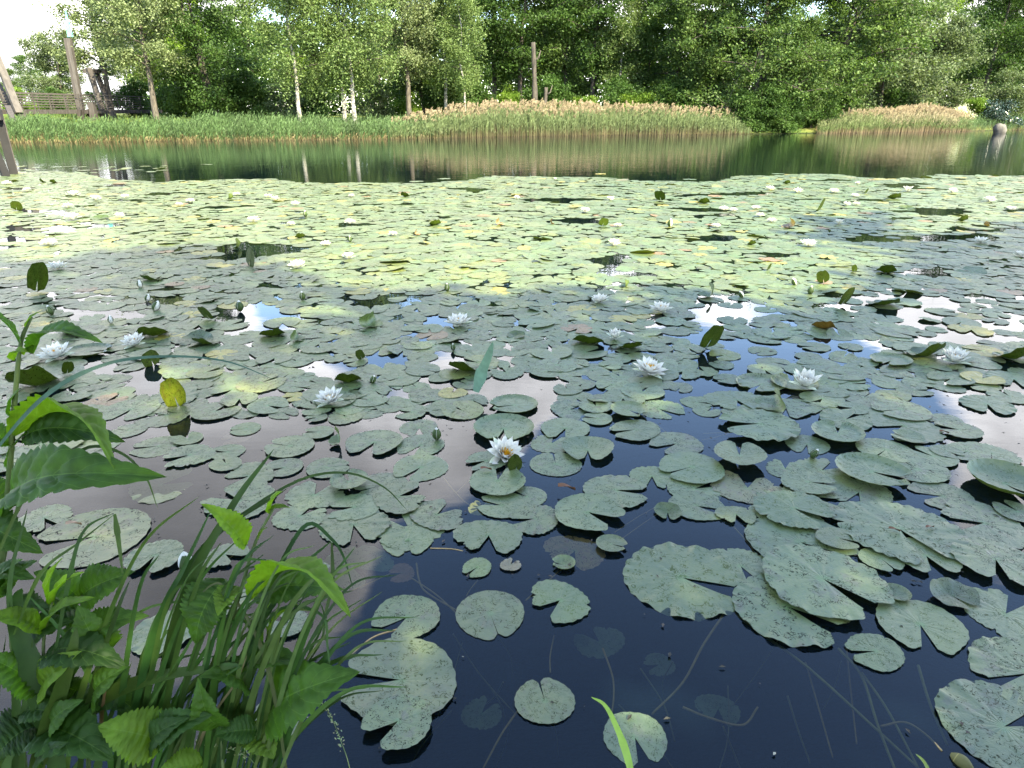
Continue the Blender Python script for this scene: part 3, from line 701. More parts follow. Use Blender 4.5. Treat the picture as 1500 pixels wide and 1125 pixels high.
PET = [petal_mesh(1.0, .235, .25, WH, M['petal'], 'petal'), petal_mesh(.90, .22, .30, WH, M['petal'], 'petal'), petal_mesh(.74, .18, .35, WH, M['petal'], 'petal'), petal_mesh(.56, .13, .35, WH, M['petal'], 'petal')]
SEPM = petal_mesh(1.0, .20, .22, (.62, .66, .50), M['petal'], 'sepal')
sm = MB()
for k in range(34):
    a = k * 2.399; e = R(55 + 32 * (k / 34)); L = .44 * (1 - .25 * k / 34)
    d = Vector((math.cos(a) * math.cos(e), math.sin(a) * math.cos(e), math.sin(e))); q = Vector((-math.sin(a), math.cos(a), 0)) * .034
    b = Vector((math.cos(a), math.sin(a), 0)) * .11 * (1 - k / 40)
    sm.add([b - q, b + q, b + d * L + q * .8, b + d * L - q * .8], [(0, 1, 2, 3)], YC)
sm.tube([(0, 0, 0), (0, 0, .16)], .07, 8, YC)
STAM = mesh_from('stamens', sm.v, sm.f, M['petal'], sm.c)
def whorls(openness=1.0, rg=random):
    """(mesh, azimuth, elevation, scale) for every petal"""
    out = []
    for k in range(4): out.append(('sepal', SEPM, k * 90 + rg.uniform(-8, 8), 4 + 30 * (1 - openness), 1.0))
    for w, (n, el, me, off) in enumerate(((8, 12, PET[0], 20), (8, 29, PET[1], 43), (7, 46, PET[2], 10), (5, 60, PET[3], 33))):
        for k in range(n): out.append(('petal', me, off + k * 360 / n + rg.uniform(-7, 7), el + (86 - el) * (1 - openness) + rg.uniform(-5, 5), rg.uniform(.92, 1.06)))
    return out
def lily(px, py, w, label, near, openness=1.0, tilt=0.0):
    c = P(px, py); s = w / 2 * depth(px, py) / FPX / (0.62 + .38 * openness)
    rg = random.Random(px * 7 + py)
    if near:
        root = empty('water_lily', (c.x, c.y, .012)); root.scale = (s, s, s); root.rotation_euler = (R(tilt + rg.uniform(2, 16)), R(rg.uniform(-6, 6)), rg.uniform(-.7, .7))
        for nm, me, az, el, sc_ in whorls(openness, rg):
            o = link(nm, me, root); o.rotation_euler = (0, -R(el), R(az)); o.scale = (sc_,) * 3; o.location = (.06 * math.cos(R(az)), .06 * math.sin(R(az)), .02)
            if nm == 'sepal' and openness < .8: o.color = (1, 1, 1, 1)
        link('stamens', STAM, root).location = (0, 0, .05)
    else:
        b = MB()
        for nm, me, az, el, sc_ in whorls(openness, rg):
            mt = Matrix.Rotation(R(az), 4, 'Z') @ Matrix.Rotation(-R(el), 4, 'Y') @ Matrix.Scale(sc_, 4)
            vs = [mt @ v.co for v in me.vertices]
            b.add(vs, [tuple(p.vertices) for p in me.polygons], WH if nm == 'petal' else (.66, .69, .55))
        b.add([tuple(v) for v in sm.v], sm.f, YC)
        root = b.build('water_lily', M['petal'], smooth=True); root.location = (c.x, c.y, .012); root.scale = (s, s, s); root.rotation_euler = (R(tilt), 0, rg.uniform(0, 6))
    tag(root, label, 'water lily', 'white water lilies in flower')
    return root
NEARF = [
 (738, 672, 64, 'open white water lily showing its yellow centre, nearest the camera', 1.0, 22), (485, 592, 50, 'pure white water lily on sunlit pads beside a yellowed pad left of centre', .85, 0), (950, 549, 57, 'wide open white water lily on a pad beside blue water at centre right', .95, 0),
 (1177, 569, 50, 'cup shaped white water lily above the half folded pale leaf', .62, 0), (1397, 533, 46, 'soft white water lily standing over its reflection beside the broad lifted leaf at right', .72, 0), (901, 498, 27, 'small half open white water lily behind the dark lifted leaf at centre', .55, 0),
 (672, 478, 44, 'spiky white water lily at the sunny edge of the shaded pads in the centre', .9, 0), (968, 458, 36, 'white water lily on a dark pad in front of white cloud reflection', .88, 0), (879, 444, 29, 'small white water lily on the shade line above the dark pads', .85, 0),
 (198, 508, 38, 'creamy white water lily beside the dark saddle shaped leaf', .8, 0), (85, 526, 54, 'white water lily half hidden behind the top leaf of the bank plant', .9, 0), (436, 394, 31, 'white water lily at the near left edge of the sunny band', .9, 0)]
for px, py, w, lab, op, ti in NEARF:
    lily(px, py, w, lab, True, op, ti); LAND.append((px, py, 'the ' + lab.split(',')[0]))
FARF = [(11, 271, 17), (40, 281, 14), (108, 288, 20), (141, 294, 17), (184, 291, 15), (100, 305, 18), (263, 302, 12), (279, 297, 15), (176, 320, 18), (107, 323, 26), (72, 360, 28), (85, 395, 32), (372, 326, 22), (347, 287, 13), (393, 290, 14), (403, 294, 14), (433, 302, 17), (426, 331, 16), (515, 289, 12), (513, 329, 19), (576, 346, 16),
 (477, 361, 20), (511, 380, 22), (757, 292, 12), (894, 294, 14), (857, 312, 18), (905, 333, 15), (899, 361, 23), (1049, 334, 18), (1060, 309, 18), (1074, 310, 15), (1107, 307, 16), (1113, 318, 16), (1130, 326, 17), (1128, 279, 16), (1168, 283, 18), (1221, 283, 18), (1256, 270, 9), (1252, 289, 14), (1240, 302, 14), (1254, 301, 13), (1329, 281, 18), (1395, 283, 16), (1449, 296, 20), (1481, 309, 17), (1228, 329, 16), (1184, 362, 29), (1436, 357, 26), (1493, 376, 20), (813, 264, 7)]
ORD = ['first', 'second', 'third', 'fourth', 'fifth', 'sixth', 'seventh', 'eighth', 'ninth', 'tenth', 'eleventh', 'twelfth', 'thirteenth', 'fourteenth', 'fifteenth', 'sixteenth', 'seventeenth', 'eighteenth', 'nineteenth', 'twentieth', 'twenty-first', 'twenty-second', 'twenty-third', 'twenty-fourth', 'twenty-fifth', 'twenty-sixth', 'twenty-seventh', 'twenty-eighth', 'twenty-ninth', 'thirtieth', 'thirty-first', 'thirty-second', 'thirty-third', 'thirty-fourth']
bands = [(0, 292.5, 'farthest row beside the open channel'), (292.5, 318, 'second farthest row of lilies'), (318, 345, 'third farthest row of lilies'), (345, 420, 'row just before the shade line')]
for lo, hi, text in bands:
    row = sorted(f for f in FARF if lo <= f[1] < hi)
    for k, (px, py, w) in enumerate(row):
        n = len(row); half = n // 2
        where = ('%s from the left' % ORD[k]) if k < n - half else ('%s from the right' % ORD[n - 1 - k])
        lily(px, py, w, 'small white water lily, %s in the %s' % (where, text), False, random.uniform(.7, .95))
rowu = sorted((u for u in ups if not u[3]), key=lambda u: u[1])
for lo, hi, text in ((0, 297, 'among the farthest sunny pads'), (297, 336, 'amid the middle of the sunny pads'), (336, 440, 'on the nearer sunny pads')):
    rw = [u for u in rowu if lo <= u[2] < hi]
    for k, u in enumerate(rw):
        n = len(rw); half = n // 2
        where = ('%s from the left' % ORD[k]) if k < n - half else ('%s from the right' % ORD[n - 1 - k])
        tag(u[0], 'small raised %s leaf %s, %s' % ('reddish' if u[1] in BROWNUP else 'green', text, where), 'upturned leaf', 'upturned and curled lily leaves')

def ovoid(L, W, n=10, m=8, col=WH, lo=0.0, hi=2 * math.pi, off=1.0):
    vs = []; fs = []
    for i in range(m + 1):
        s = i / m; w = W * off * (math.sin(math.pi * min(.999, s * .93 + .05)) ** .8) * (1 - .35 * s * s) if i < m else .001
        for k in range(n + 1):
            a = lo + (hi - lo) * k / n; vs.append((w * math.cos(a), w * math.sin(a), L * s))
    for i in range(m):
        for k in range(n):
            a = i * (n + 1) + k; fs.append((a, a + 1, a + n + 2, a + n + 1))
    return vs, fs
BUDC = mesh_from('bud', *ovoid(1.0, .25), M['petal'], [WH] * 99, None, True)
SEPB = mesh_from('sepal', *ovoid(.97, .30, n=5, lo=-.70, hi=.70, off=.98), M['green'], [SEP] * 54, None, True)
BUDS = [
 (640, 645, 20, 0, 8, 'green and white pointed bud behind the speckled pads at centre left'), (274, 838, 36, 6, 5, 'white pointed bud with green sepal among the grass tips at left'), (226, 456, 17, 30, 0, 'half closed white bud, nearest of the three pale buds at left'), (215, 442, 12, 25, 0, 'pale bud in the middle of the three pale buds at left'),
 (206, 422, 12, 5, 0, 'slender white bud, farthest of the three pale buds at left'), (163, 474, 12, 8, 0, 'small grey bud on grey water left of the lily at left'), (77, 462, 15, -10, 1, 'dark green bud on grey water near the left edge'), (352, 457, 17, 5, 1, 'dark slender bud mirrored in the blue water at left'),
 (1186, 432, 13, 0, 1, 'dark green bud standing left of the sail shaped leaf'), (1165, 418, 12, -30, 0, 'cream leaning bud in the sunny band at right'), (545, 562, 13, 20, 1, 'dark round bud right of the curled leaf at centre left'), (664, 514, 11, 0, 1, 'small dark bud on the shaded pads at centre'),
 (444, 440, 13, 0, 2, 'yellow green bud in the sunny band at left'), (1088, 436, 12, -35, 0, 'cream bud leaning at the edge of the sunny band at centre right'), (981, 333, 12, 0, 0, 'thin white bud far out on the sunny pads'), (655, 427, 12, 0, 2, 'green pointed bud by a dark gap in the sunny band'), (1188, 672, 16, 25, 3, 'brown withered bud on the crowded pads at right'),
 (513, 355, 9, 0, 2, 'thin green bud far out left of centre'), (448, 318, 9, 0, 2, 'thin yellowish bud far out between two lilies at left')]
for px, py, h, tilt, kd, lab in BUDS:
    c = P(px, py); s = h * depth(px, py) / FPX * 1.08
    o = link('lily_bud', BUDC); o.location = (c.x, c.y, .004); o.scale = (s * 1.15, s * 1.15, s); o.rotation_euler = (R(8), R(tilt), random.uniform(-.2, .2))
    for k in range(4):
        if (kd == 0 and k == 3) or (kd == 5 and k in (0, 2)): continue
        e = link('sepal', SEPB, o); e.rotation_euler = (0, 0, k * math.pi / 2 + (.8 if kd != 5 else .3))
        e.color = (1, 1, 1, 1)
    tag(o, lab, 'bud', 'lily buds standing out of the water'); LAND.append((px, py, 'the ' + lab))

# submerged and floating stalks
def stalk(name, pts, w, label, col=(.20, .13, .05), z0=-.012, z1=-.05, cat='stalk', parent=None):
    n = len(pts); q = [P(x, y, z0 + (z1 - z0) * i / (n - 1)) for i, (x, y) in enumerate(pts)]
    b = MB(); cv = bez(q, 22)
    b.tube(cv, [w * (1 - .25 * i / 22) for i in range(23)], 7, col)
    o = b.build(name, M['stem'], parent, True)
    if label: tag(o, label, cat, 'lily stalks in the water')
    return o
STK = [
 ([(1060, 900), (1030, 945), (1000, 1000), (955, 1046)], .0038, 'long brown stalk curving under the dark water below the large crinkled pad', -.008, -.03),
 ([(883, 950), (897, 990), (899, 1020), (896, 1046)], .003, 'short reddish stalk rising to the half sunk bluish pad', -.012, -.02),
 ([(1060, 885), (1110, 925), (1180, 975), (1280, 1065), (1345, 1125)], .0045, 'longest olive stalk running diagonally to the lower right', -.01, -.06),
 ([(1228, 950), (1262, 990), (1285, 1060), (1312, 1130)], .0045, 'olive stalk crossing the longest stalk at lower right', -.02, -.06), ([(1262, 985), (1300, 1040), (1345, 1125)], .004, 'thin olive stalk beside the crossing stalk at lower right', -.03, -.09),
 ([(1345, 975), (1362, 1030), (1388, 1092)], .0045, 'straight olive stalk below the clean folded pad', -.03, -.05), ([(1240, 950), (1246, 1010), (1255, 1090)], .003, 'faint deep stalk below the small oval pad', -.12, -.2),
 ([(1180, 970), (1200, 1040), (1220, 1110)], .003, 'faint deep stalk left of the small oval pad', -.12, -.2),
 ([(610, 825), (614, 850), (625, 868), (670, 895)], .0035, 'brown stalk bending past the creased pad to the round pad', -.004, -.012), ([(600, 845), (640, 872), (668, 898)], .0028, 'straight brown stalk left of the round pad', -.006, -.012),
 ([(770, 880), (790, 862), (825, 832)], .0028, 'orange brown stalk between the round pad and the sunken pad', -.004, -.012), ([(700, 850), (690, 862), (683, 873)], .002, 'short faint stalk below the tiny fresh pad', -.012, -.04),
 ([(758, 1042), (735, 1075), (708, 1125)], .0028, 'pale stalk running down left from the lone notched pad', -.010, -.02), ([(806, 985), (806, 960), (812, 930)], .0025, 'faint stalk behind the lone notched pad', -.03, -.08),
 ([(1000, 1036), (1040, 1052), (1088, 1062), (1110, 1036)], .0035, 'thin bent stalk ending in a brown tip below the crinkled pad', -.004, -.02), ([(1290, 1064), (1325, 1058), (1355, 1075), (1380, 1100)], .003, 'red brown stalk arching to the drooping bud at lower right', -.02, .001),
 ([(510, 965), (545, 935), (582, 922)], .004, 'mottled reddish stalk above the very large speckled pad', -.004, .0), ([(630, 803), (660, 804), (678, 807)], .0022, 'orange stalk floating right of the ragged pads', .001, .0),
 ([(650, 700), (668, 722), (690, 740), (720, 732)], .0028, 'pale stalk crossing the grey water below the open lily', -.006, -.02), ([(668, 722), (690, 702), (700, 695)], .0022, 'thin pale stalk joining the crossing stalk', -.01, -.03),
 ([(516, 865), (555, 848), (588, 832)], .0022, 'pale thin stalk to the small reddish pad', -.004, -.008), ([(1140, 720), (1190, 760), (1240, 800)], .003, 'pale stalk between the crowded pads at right', -.006, -.02), ([(1075, 772), (1095, 795), (1120, 830)], .003, 'orange stalk above the large crinkled pad', -.003, -.01), ([(1100, 786), (1108, 806), (1120, 826)], .0024, 'short orange stalk beside the other orange stalk', -.003, -.01), ([(1250, 822), (1275, 840), (1300, 858)], .003, 'stalk in the gap behind the very large smooth pad', -.006, -.02),
 ([(300, 830), (340, 815), (345, 790)], .0022, 'faint stalk under the grey water by the white bud', -.03, -.08), ([(960, 620), (990, 645), (1000, 650)], .002, 'faint pale stalk on the blue water left of the crinkled pad', -.01, -.03), ([(1028, 645), (1050, 640), (1075, 632)], .002, 'pale stalk running to the crinkled pad', -.006, -.02), ([(1030, 635), (1055, 634), (1075, 633)], .002, 'second pale stalk running to the crinkled pad', -.01, -.02), ([(900, 780), (935, 757), (965, 740)], .002, 'faint stalk left of the small cup leaf', -.02, -.05), ([(910, 790), (945, 765), (975, 745)], .002, 'lower faint stalk left of the small cup leaf', -.02, -.05),
]
for pts, w, lab, z0, z1 in STK:
    stalk('lily_stalk', pts, w, lab, (.30, .20, .075) if 'olive' not in lab else (.22, .20, .06), z0, z1)
rs = random.Random(41)
for k, y in enumerate(sorted(rs.uniform(900, 1080) for _ in range(16))):
    x = rs.uniform(640, 1340); a = rs.uniform(-.9, .9); l = rs.uniform(60, 170)
    stalk('lily_stalk', [(x, y), (x + l * .5 * math.sin(a) + rs.uniform(-12, 12), y + l * .5 * math.cos(a)), (x + l * math.sin(a), y + l * math.cos(a))], rs.uniform(.0015, .003), 'faint sunken stalk below the dark open water, %s from the top' % ORD[k], (.10, .09, .035), -.05, rs.uniform(-.1, -.25))
for k, (x, y, w) in enumerate(((705, 1015, 60), (880, 905, 70), (970, 930, 46), (1060, 985, 60))):
    put_pad(x, y, w, 60 + 70 * k, 'torn', (.55, .6, .4), -.07 - .02 * k, 'dim sunken lily leaf deep in the dark water, %s from the left' % ORD[k])
# the drooping seed bud at lower right
c = P(1392, 1106); b = MB(); v, f = ovoid(.055, .018, col=SEP); b.add(v, f, (.16, .15, .05))
o = b.build('lily_bud', M['green'], smooth=True); o.location = (c.x, c.y, .004); o.rotation_euler = (R(95), 0, R(35))
tag(o, 'brown green drooping bud lying on the water at lower right', 'bud', 'lily buds standing out of the water')
b = MB(); v, f = ovoid(.03, .014); b.add(v, f, (.35, .30, .10)); e = b.build('bud_tip', M['green'], o, True); e.location = (0, 0, .006); e.scale = (1.1, 1.1, .6)

# small floating debris: one thing nobody could count
deb = MB()
for k in range(700):
    px = random.uniform(0, 1500); py = random.uniform(400, 860) if k % 4 else random.uniform(860, 1120)
    if k % 4 == 0 and k % 24: continue
    if k % 4 and noise.noise(Vector((px * .01, py * .02, 0))) < -.1: continue
    c = P(px, py, .024 if py < 700 else .006); a = random.uniform(0, 6.3); s = random.uniform(.0015, .005) * (1.6 if py < 600 else 1)
    d = Vector((math.cos(a), math.sin(a), 0)) * s * random.uniform(1, 3); e = Vector((-math.sin(a), math.cos(a), 0)) * s
    col = random.choice([(.03, .025, .015), (.02, .02, .012), (.06, .045, .03), (.30, .28, .2) if py > 860 else (.04, .03, .02)])
    deb.add([c - d, c - e + Vector((0, 0, s * .6)), c + d, c + e + Vector((0, 0, s * .6))], [(0, 1, 2), (0, 2, 3)], col)
tag(deb.build('floating_debris', M['debris']), 'dark flecks of seed and rotted leaf scattered over pads and water', 'debris', kind='stuff')
for px, py, w, lab in ((1310, 776, 15, 'brown crumpled dead leaf scrap on the largest flecked pad'), (1362, 772, 14, 'dark brown dead leaf scrap right of the largest flecked pad centre'), (830, 715, 26, 'long reddish brown dead leaf on the water at centre'), (712, 687, 16, 'pinkish dead leaf scrap on the pad below the open lily'), (108, 768, 22, 'curled tan dead leaf on the olive brown pad at left'), (1383, 633, 12, 'tiny brown dead leaf between pads at right')):
    c = P(px, py, .026); r = w / 2 * depth(px, py) / FPX; b = MB(); vs = []
    for i in range(7):
        s = i / 6; ww = math.sin(math.pi * (s * .9 + .06)) * .35
        for t in (-1, 0, 1): vs.append((r * (s * 2 - 1), r * ww * t, r * (.25 * abs(t) + .2 * math.sin(4 * s + t))))
    fs = [(i * 3 + j, i * 3 + j + 3, i * 3 + j + 4, i * 3 + j + 1) for i in range(6) for j in (0, 1)]
    b.add(vs, fs, (.16, .075, .035) if 'tan' not in lab else (.34, .22, .13)); o = b.build('dead_leaf', M['debris'], smooth=True); o.location = c; o.rotation_euler = (0, 0, random.uniform(-.5, .5))
    tag(o, lab, 'dead leaf')

# labels for the pads: each named by its look and by what it lies next to
LAND += [(q['px'], q['py'], 'the ' + q['words']) for q in PADS if q['words']]
def short(t):
    return t
used = {}
FEAT = {'flat': 'flat', 'wave': 'wavy edged', 'ridge': 'crinkled', 'crease': 'creased', 'rim': 'raised rim', 'cup': 'dished', 'bowl': 'curled up', 'closed': 'round', 'torn': 'ragged', 'lift': 'lifted'}
SHORTL = []
for x, y, t in LAND:
    wds = t.split(); PRE = ('of', 'over', 'in', 'on', 'beside', 'behind', 'with', 'near', 'at', 'by', 'above', 'below', 'under', 'from', 'between', 'right', 'left', 'touching', 'standing', 'lying', 'floating', 'showing', 'among', 'nearest', 'just', 'farthest', 'amid', 'half', 'cut', 'whose', 'bordering', 'overlapping', 'alone', 'crossed', 'next')
    cuts = [i for i in range(4, len(wds)) if wds[i] in PRE and wds[i - 1] not in PRE and i <= 9] if len(wds) > 9 else [len(wds)]
    SHORTL.append((x, y, ' '.join(wds[:(cuts[-1] if cuts else 8)])))
ALIAS = {(55, 432): 'the tall dark upright leaf far left', (355, 392): 'the upright green leaf in the sun', (349, 364): 'the small pale folded sunlit leaf', (222, 412): 'the low leaf behind the pale buds', (104, 492): 'the curled leaf behind the bank plant', (299, 474): 'the upper leaf of the trio', (289, 502): 'the middle leaf of the trio', (302, 506): 'the front leaf of the trio',
 (226, 494): 'the dark saddle shaped leaf', (229, 538): 'the olive folded leaf', (55, 568): 'the large dark oval leaf', (101, 552): 'the small dark pointed leaf', (262, 602): 'the yellow green fan shaped leaf', (400, 494): 'the olive leaf left of centre', (433, 499): 'the shiny leaf by the olive one', (541, 478): 'the shiny humped leaf', (531, 529): 'the small olive upright leaf', (511, 562): 'the curled leaf above the sunlit lily', (680, 545): 'the curled leaf beside the reed blade',
 (756, 493): 'the leaf right of the spiky lily', (862, 505): 'the lifted leaf with black reflection', (922, 512): 'the curled leaf below the half open lily', (1043, 518): 'the upright leaf over blue water', (1040, 436): 'the pale rounded folded leaf', (1241, 452): 'the sail shaped leaf', (1293, 448): 'the long low curled leaf', (1208, 418): 'the twisted leaf behind the sail', (1298, 401): 'the bright olive lifted leaf', (1205, 483): 'the reddish brown curled leaf', (1353, 524): 'the broad dark lifted leaf',
 (1484, 528): 'the lifted leaf at the right edge', (1138, 597): 'the half folded pale leaf', (496, 650): 'the half folded leaf on grey water', (763, 696): 'the upright leaf touching the nearest lily', (1394, 875): 'the crumpled cup shaped leaf', (978, 752): 'the small cup leaf at centre',
 (738, 672): 'the nearest lily', (485, 592): 'the pure white lily left of centre', (950, 549): 'the wide open lily at centre right', (1177, 569): 'the cup shaped lily', (1397, 533): 'the soft white lily at right', (901, 498): 'the half open lily', (672, 478): 'the spiky lily', (968, 458): 'the lily in the cloud reflection', (879, 444): 'the small lily on the shade line', (198, 508): 'the creamy lily at left', (85, 526): 'the lily behind the bank plant', (436, 394): 'the lily before the sunny band',
 (640, 645): 'the pointed bud at centre left', (274, 838): 'the white bud among the grass', (226, 456): 'the nearest of three pale buds', (215, 442): 'the middle of three pale buds', (206, 422): 'the farthest of three pale buds', (163, 474): 'the small grey bud', (77, 462): 'the dark bud near the left edge', (352, 457): 'the slender mirrored bud', (1186, 432): 'the bud by the sail shaped leaf', (1165, 418): 'the cream leaning bud', (545, 562): 'the dark round bud', (664, 514): 'the small dark central bud', (444, 440): 'the yellow green bud', (1088, 436): 'the cream bud at centre right', (981, 333): 'the thin white far bud', (655, 427): 'the bud by the dark gap', (1188, 672): 'the brown withered bud', (513, 355): 'the thin green far bud', (448, 318): 'the thin yellowish far bud',
 (718, 900): 'the round closed notch pad', (596, 905): 'the creased scribbled pad', (586, 998): 'the very large speckled pad', (584, 1066): 'the pad overlapping the speckled one', (798, 1028): 'the lone notched pad', (820, 882): 'the ragged pad with a hole', (930, 1081): 'the half sunk bluish pad', (699, 833): 'the tiny fresh green pad', (748, 829): 'the tiny withered pad', (842, 806): 'the sunken brownish pad', (826, 828): 'the small rolled pad', (588, 838): 'the small reddish pad', (1000, 848): 'the large crinkled frilled pad', (1155, 893): 'the large wavy pad at the water', (1204, 857): 'the very large smooth pad', (1348, 916): 'the clean folded pad', (1282, 956): 'the small lone oval pad', (1504, 988): 'the fluted pad at the right edge', (1470, 1066): 'the puddled corner pad', (1316, 782): 'the largest brown flecked pad', (1112, 629): 'the frilled pad over blue water', (1472, 712): 'the large dished pad', (1456, 826): 'the deep notched pad at right', (1082, 676): 'the heart shaped pad', (861, 757): 'the creased pad at the dark water', (716, 787): 'the broad notched pad', (480, 687): 'the clean oval pad', (512, 712): 'the small glossy dished pad', (138, 787): 'the big olive brown pad', (228, 819): 'the pad beside the white bud'}
SHORTL = [(x, y, ALIAS.get((x, y), t)) for x, y, t in SHORTL]
for q in sorted(PADS, key=lambda q: -q['py']):
    o = q['o']
    if q['words']: lab = q['words']
    else:
        c = o.color; hue = 'yellow' if c[0] > 2.3 else 'brownish' if c[0] > 1.7 else 'pale' if c[0] > 1.25 else ''
        best = sorted(SHORTL, key=lambda l: ((l[0] - q['px']) ** 2 + (2.2 * (l[1] - q['py'])) ** 2))[0]
        dx, dy = q['px'] - best[0], 2.0 * (q['py'] - best[1])
        rel = ('right of' if dx > 0 else 'left of') if abs(dx) > abs(dy) else ('in front of' if dy > 0 else 'behind')
        size = 'big' if q['w'] > 95 else 'mid-sized' if q['w'] > 60 else 'small'
        base = ' '.join(filter(None, (size, hue, FEAT[q['kind']], 'pad')))
        key = (base, rel, best[2]); k = used.get(key, 0); used[key] = k + 1
        lab = '%s %s%s %s' % (base, ['', 'second ', 'third ', 'fourth ', 'fifth ', 'sixth ', 'seventh '][min(k, 6)] + ('nearest ' if k else ''), rel, best[2])
        lab = ' '.join(lab.split())
    lab = ' '.join(lab.split()[:16])
    tag(o, lab, 'lily pad', 'lily pads on the near half of the pond')

# ------------------------------------------------------------------ trees
def fol(rg, centers, per, spread, size, droop=0.0, flat=0.6, up=0.35):
    """leaf faces scattered about the twig ends"""
    n = len(centers) * per
    c = np.repeat(np.asarray(centers), per, axis=0)
    off = rg.normal(size=(n, 3)) * spread * np.array([1, 1, flat])
    off *= rg.uniform(.35, 1.15, size=(n, 1))
    if droop: off[:, 2] -= rg.exponential(droop, n)
    c = c + off
    nrm = rg.normal(size=(n, 3)); nrm[:, 2] = np.abs(nrm[:, 2]) + up; nrm /= np.linalg.norm(nrm, axis=1, keepdims=True)
    a = np.cross(nrm, rg.normal(size=(n, 3))); a /= np.linalg.norm(a, axis=1, keepdims=True) + 1e-9
    b = np.cross(nrm, a)
    L = size * rg.uniform(.6, 1.3, (n, 1)); W = L * rg.uniform(.42, .62, (n, 1))
    return np.stack([c - a * L / 2, c + b * W / 2 - a * L * .05, c + a * L / 2, c - b * W / 2 - a * L * .05], axis=1)
def tree_template(seed, H, Rr, base, leafmat, bark, nlimb=18, per=60, leaf=.2, spread=.5, droop=0.0, trunk_r=.16, shape='oval', stems=1, lean=0.0, pitch=(15, 55), twigs=6):
    rg = np.random.default_rng(seed); b = MB(); cent = []; white = []
    for st in range(stems):
        az0 = rg.uniform(0, 6.28); ln = lean if stems == 1 else rg.uniform(.12, .35)
        tp = []
        for i in range(9):
            s = i / 8
            tp.append(Vector((math.cos(az0) * ln * H * s + rg.normal() * .03 * H * s * .5 + (st * .25 if stems > 1 else 0), math.sin(az0) * ln * H * s * .6 + rg.normal() * .03 * H * s * .5, H * .94 * s - .25)))
        tp = bez(tp, 16)
        nf0 = len(b.f)
        b.tube(tp, [trunk_r * (1.25 - .1 if i == 0 else 1) * (1 - .93 * (i / 16) ** .9) + .012 for i in range(17)], 9); white += list(range(nf0, len(b.f)))
        nl = nlimb // stems
        for k in range(nl):
            s = base + (1 - base) * ((k + rg.uniform(0, 1)) / nl) * .97
            i = s * 16; i0 = min(int(i), 15); p = tp[i0].lerp(tp[i0 + 1], i - i0)
            az = k * 2.399 + rg.uniform(-.5, .5)
            u = (s - base) / (1 - base)
            pr = {'oval': math.sin(math.pi * (.16 + .8 * u)) ** .6, 'dome': (1 - u * u) ** .5 * .95 + .1, 'cone': 1.05 - .85 * u, 'tall': .65 + .35 * math.sin(math.pi * u)}[shape]
            Ln = Rr * pr * rg.uniform(.72, 1.12); pt = R(rg.uniform(*pitch)) * (.5 + .8 * u)
            q = p.copy(); pts = [p]
            for j in range(5):
                pt2 = pt - j * .10 - droop * .12 * j
                q = q + Vector((math.cos(az) * math.cos(pt2), math.sin(az) * math.cos(pt2), math.sin(pt2))) * Ln / 5
                az += rg.normal() * .16; pts.append(q.copy())
            r0 = max(.02, trunk_r * .42 * (1 - s * .75))
            b.tube(pts, [r0 * (1 - .8 * j / 5) for j in range(6)], 5)
            for j in range(2, 6): cent.append(tuple(pts[j] + Vector(rg.normal(size=3) * .15)))
            for t in range(twigs):
                j = rg.integers(1, 5); p0 = pts[j].lerp(pts[j + 1], rg.uniform(0, 1))
                d = Vector((rg.normal(), rg.normal(), rg.normal() * .6 + .15)).normalized() * Ln * rg.uniform(.2, .42)
                e = p0 + d; b.tube([p0, p0.lerp(e, .5) + Vector((0, 0, .05)), e], [r0 * .3, r0 * .2, r0 * .08], 4)
                cent.append(tuple(e)); cent.append(tuple(p0.lerp(e, .6)))
    V = fol(rg, cent, per, spread, leaf, droop)
    tm = mesh_from('trunk', b.v, b.f, bark, None, None, True); tm.materials.append(M['bark_dark'])
    mi = np.ones(len(b.f), np.int32); mi[white] = 0; tm.polygons.foreach_set('material_index', mi)
    cm = quads_mesh('crown', V, leafmat)
    return tm, cm
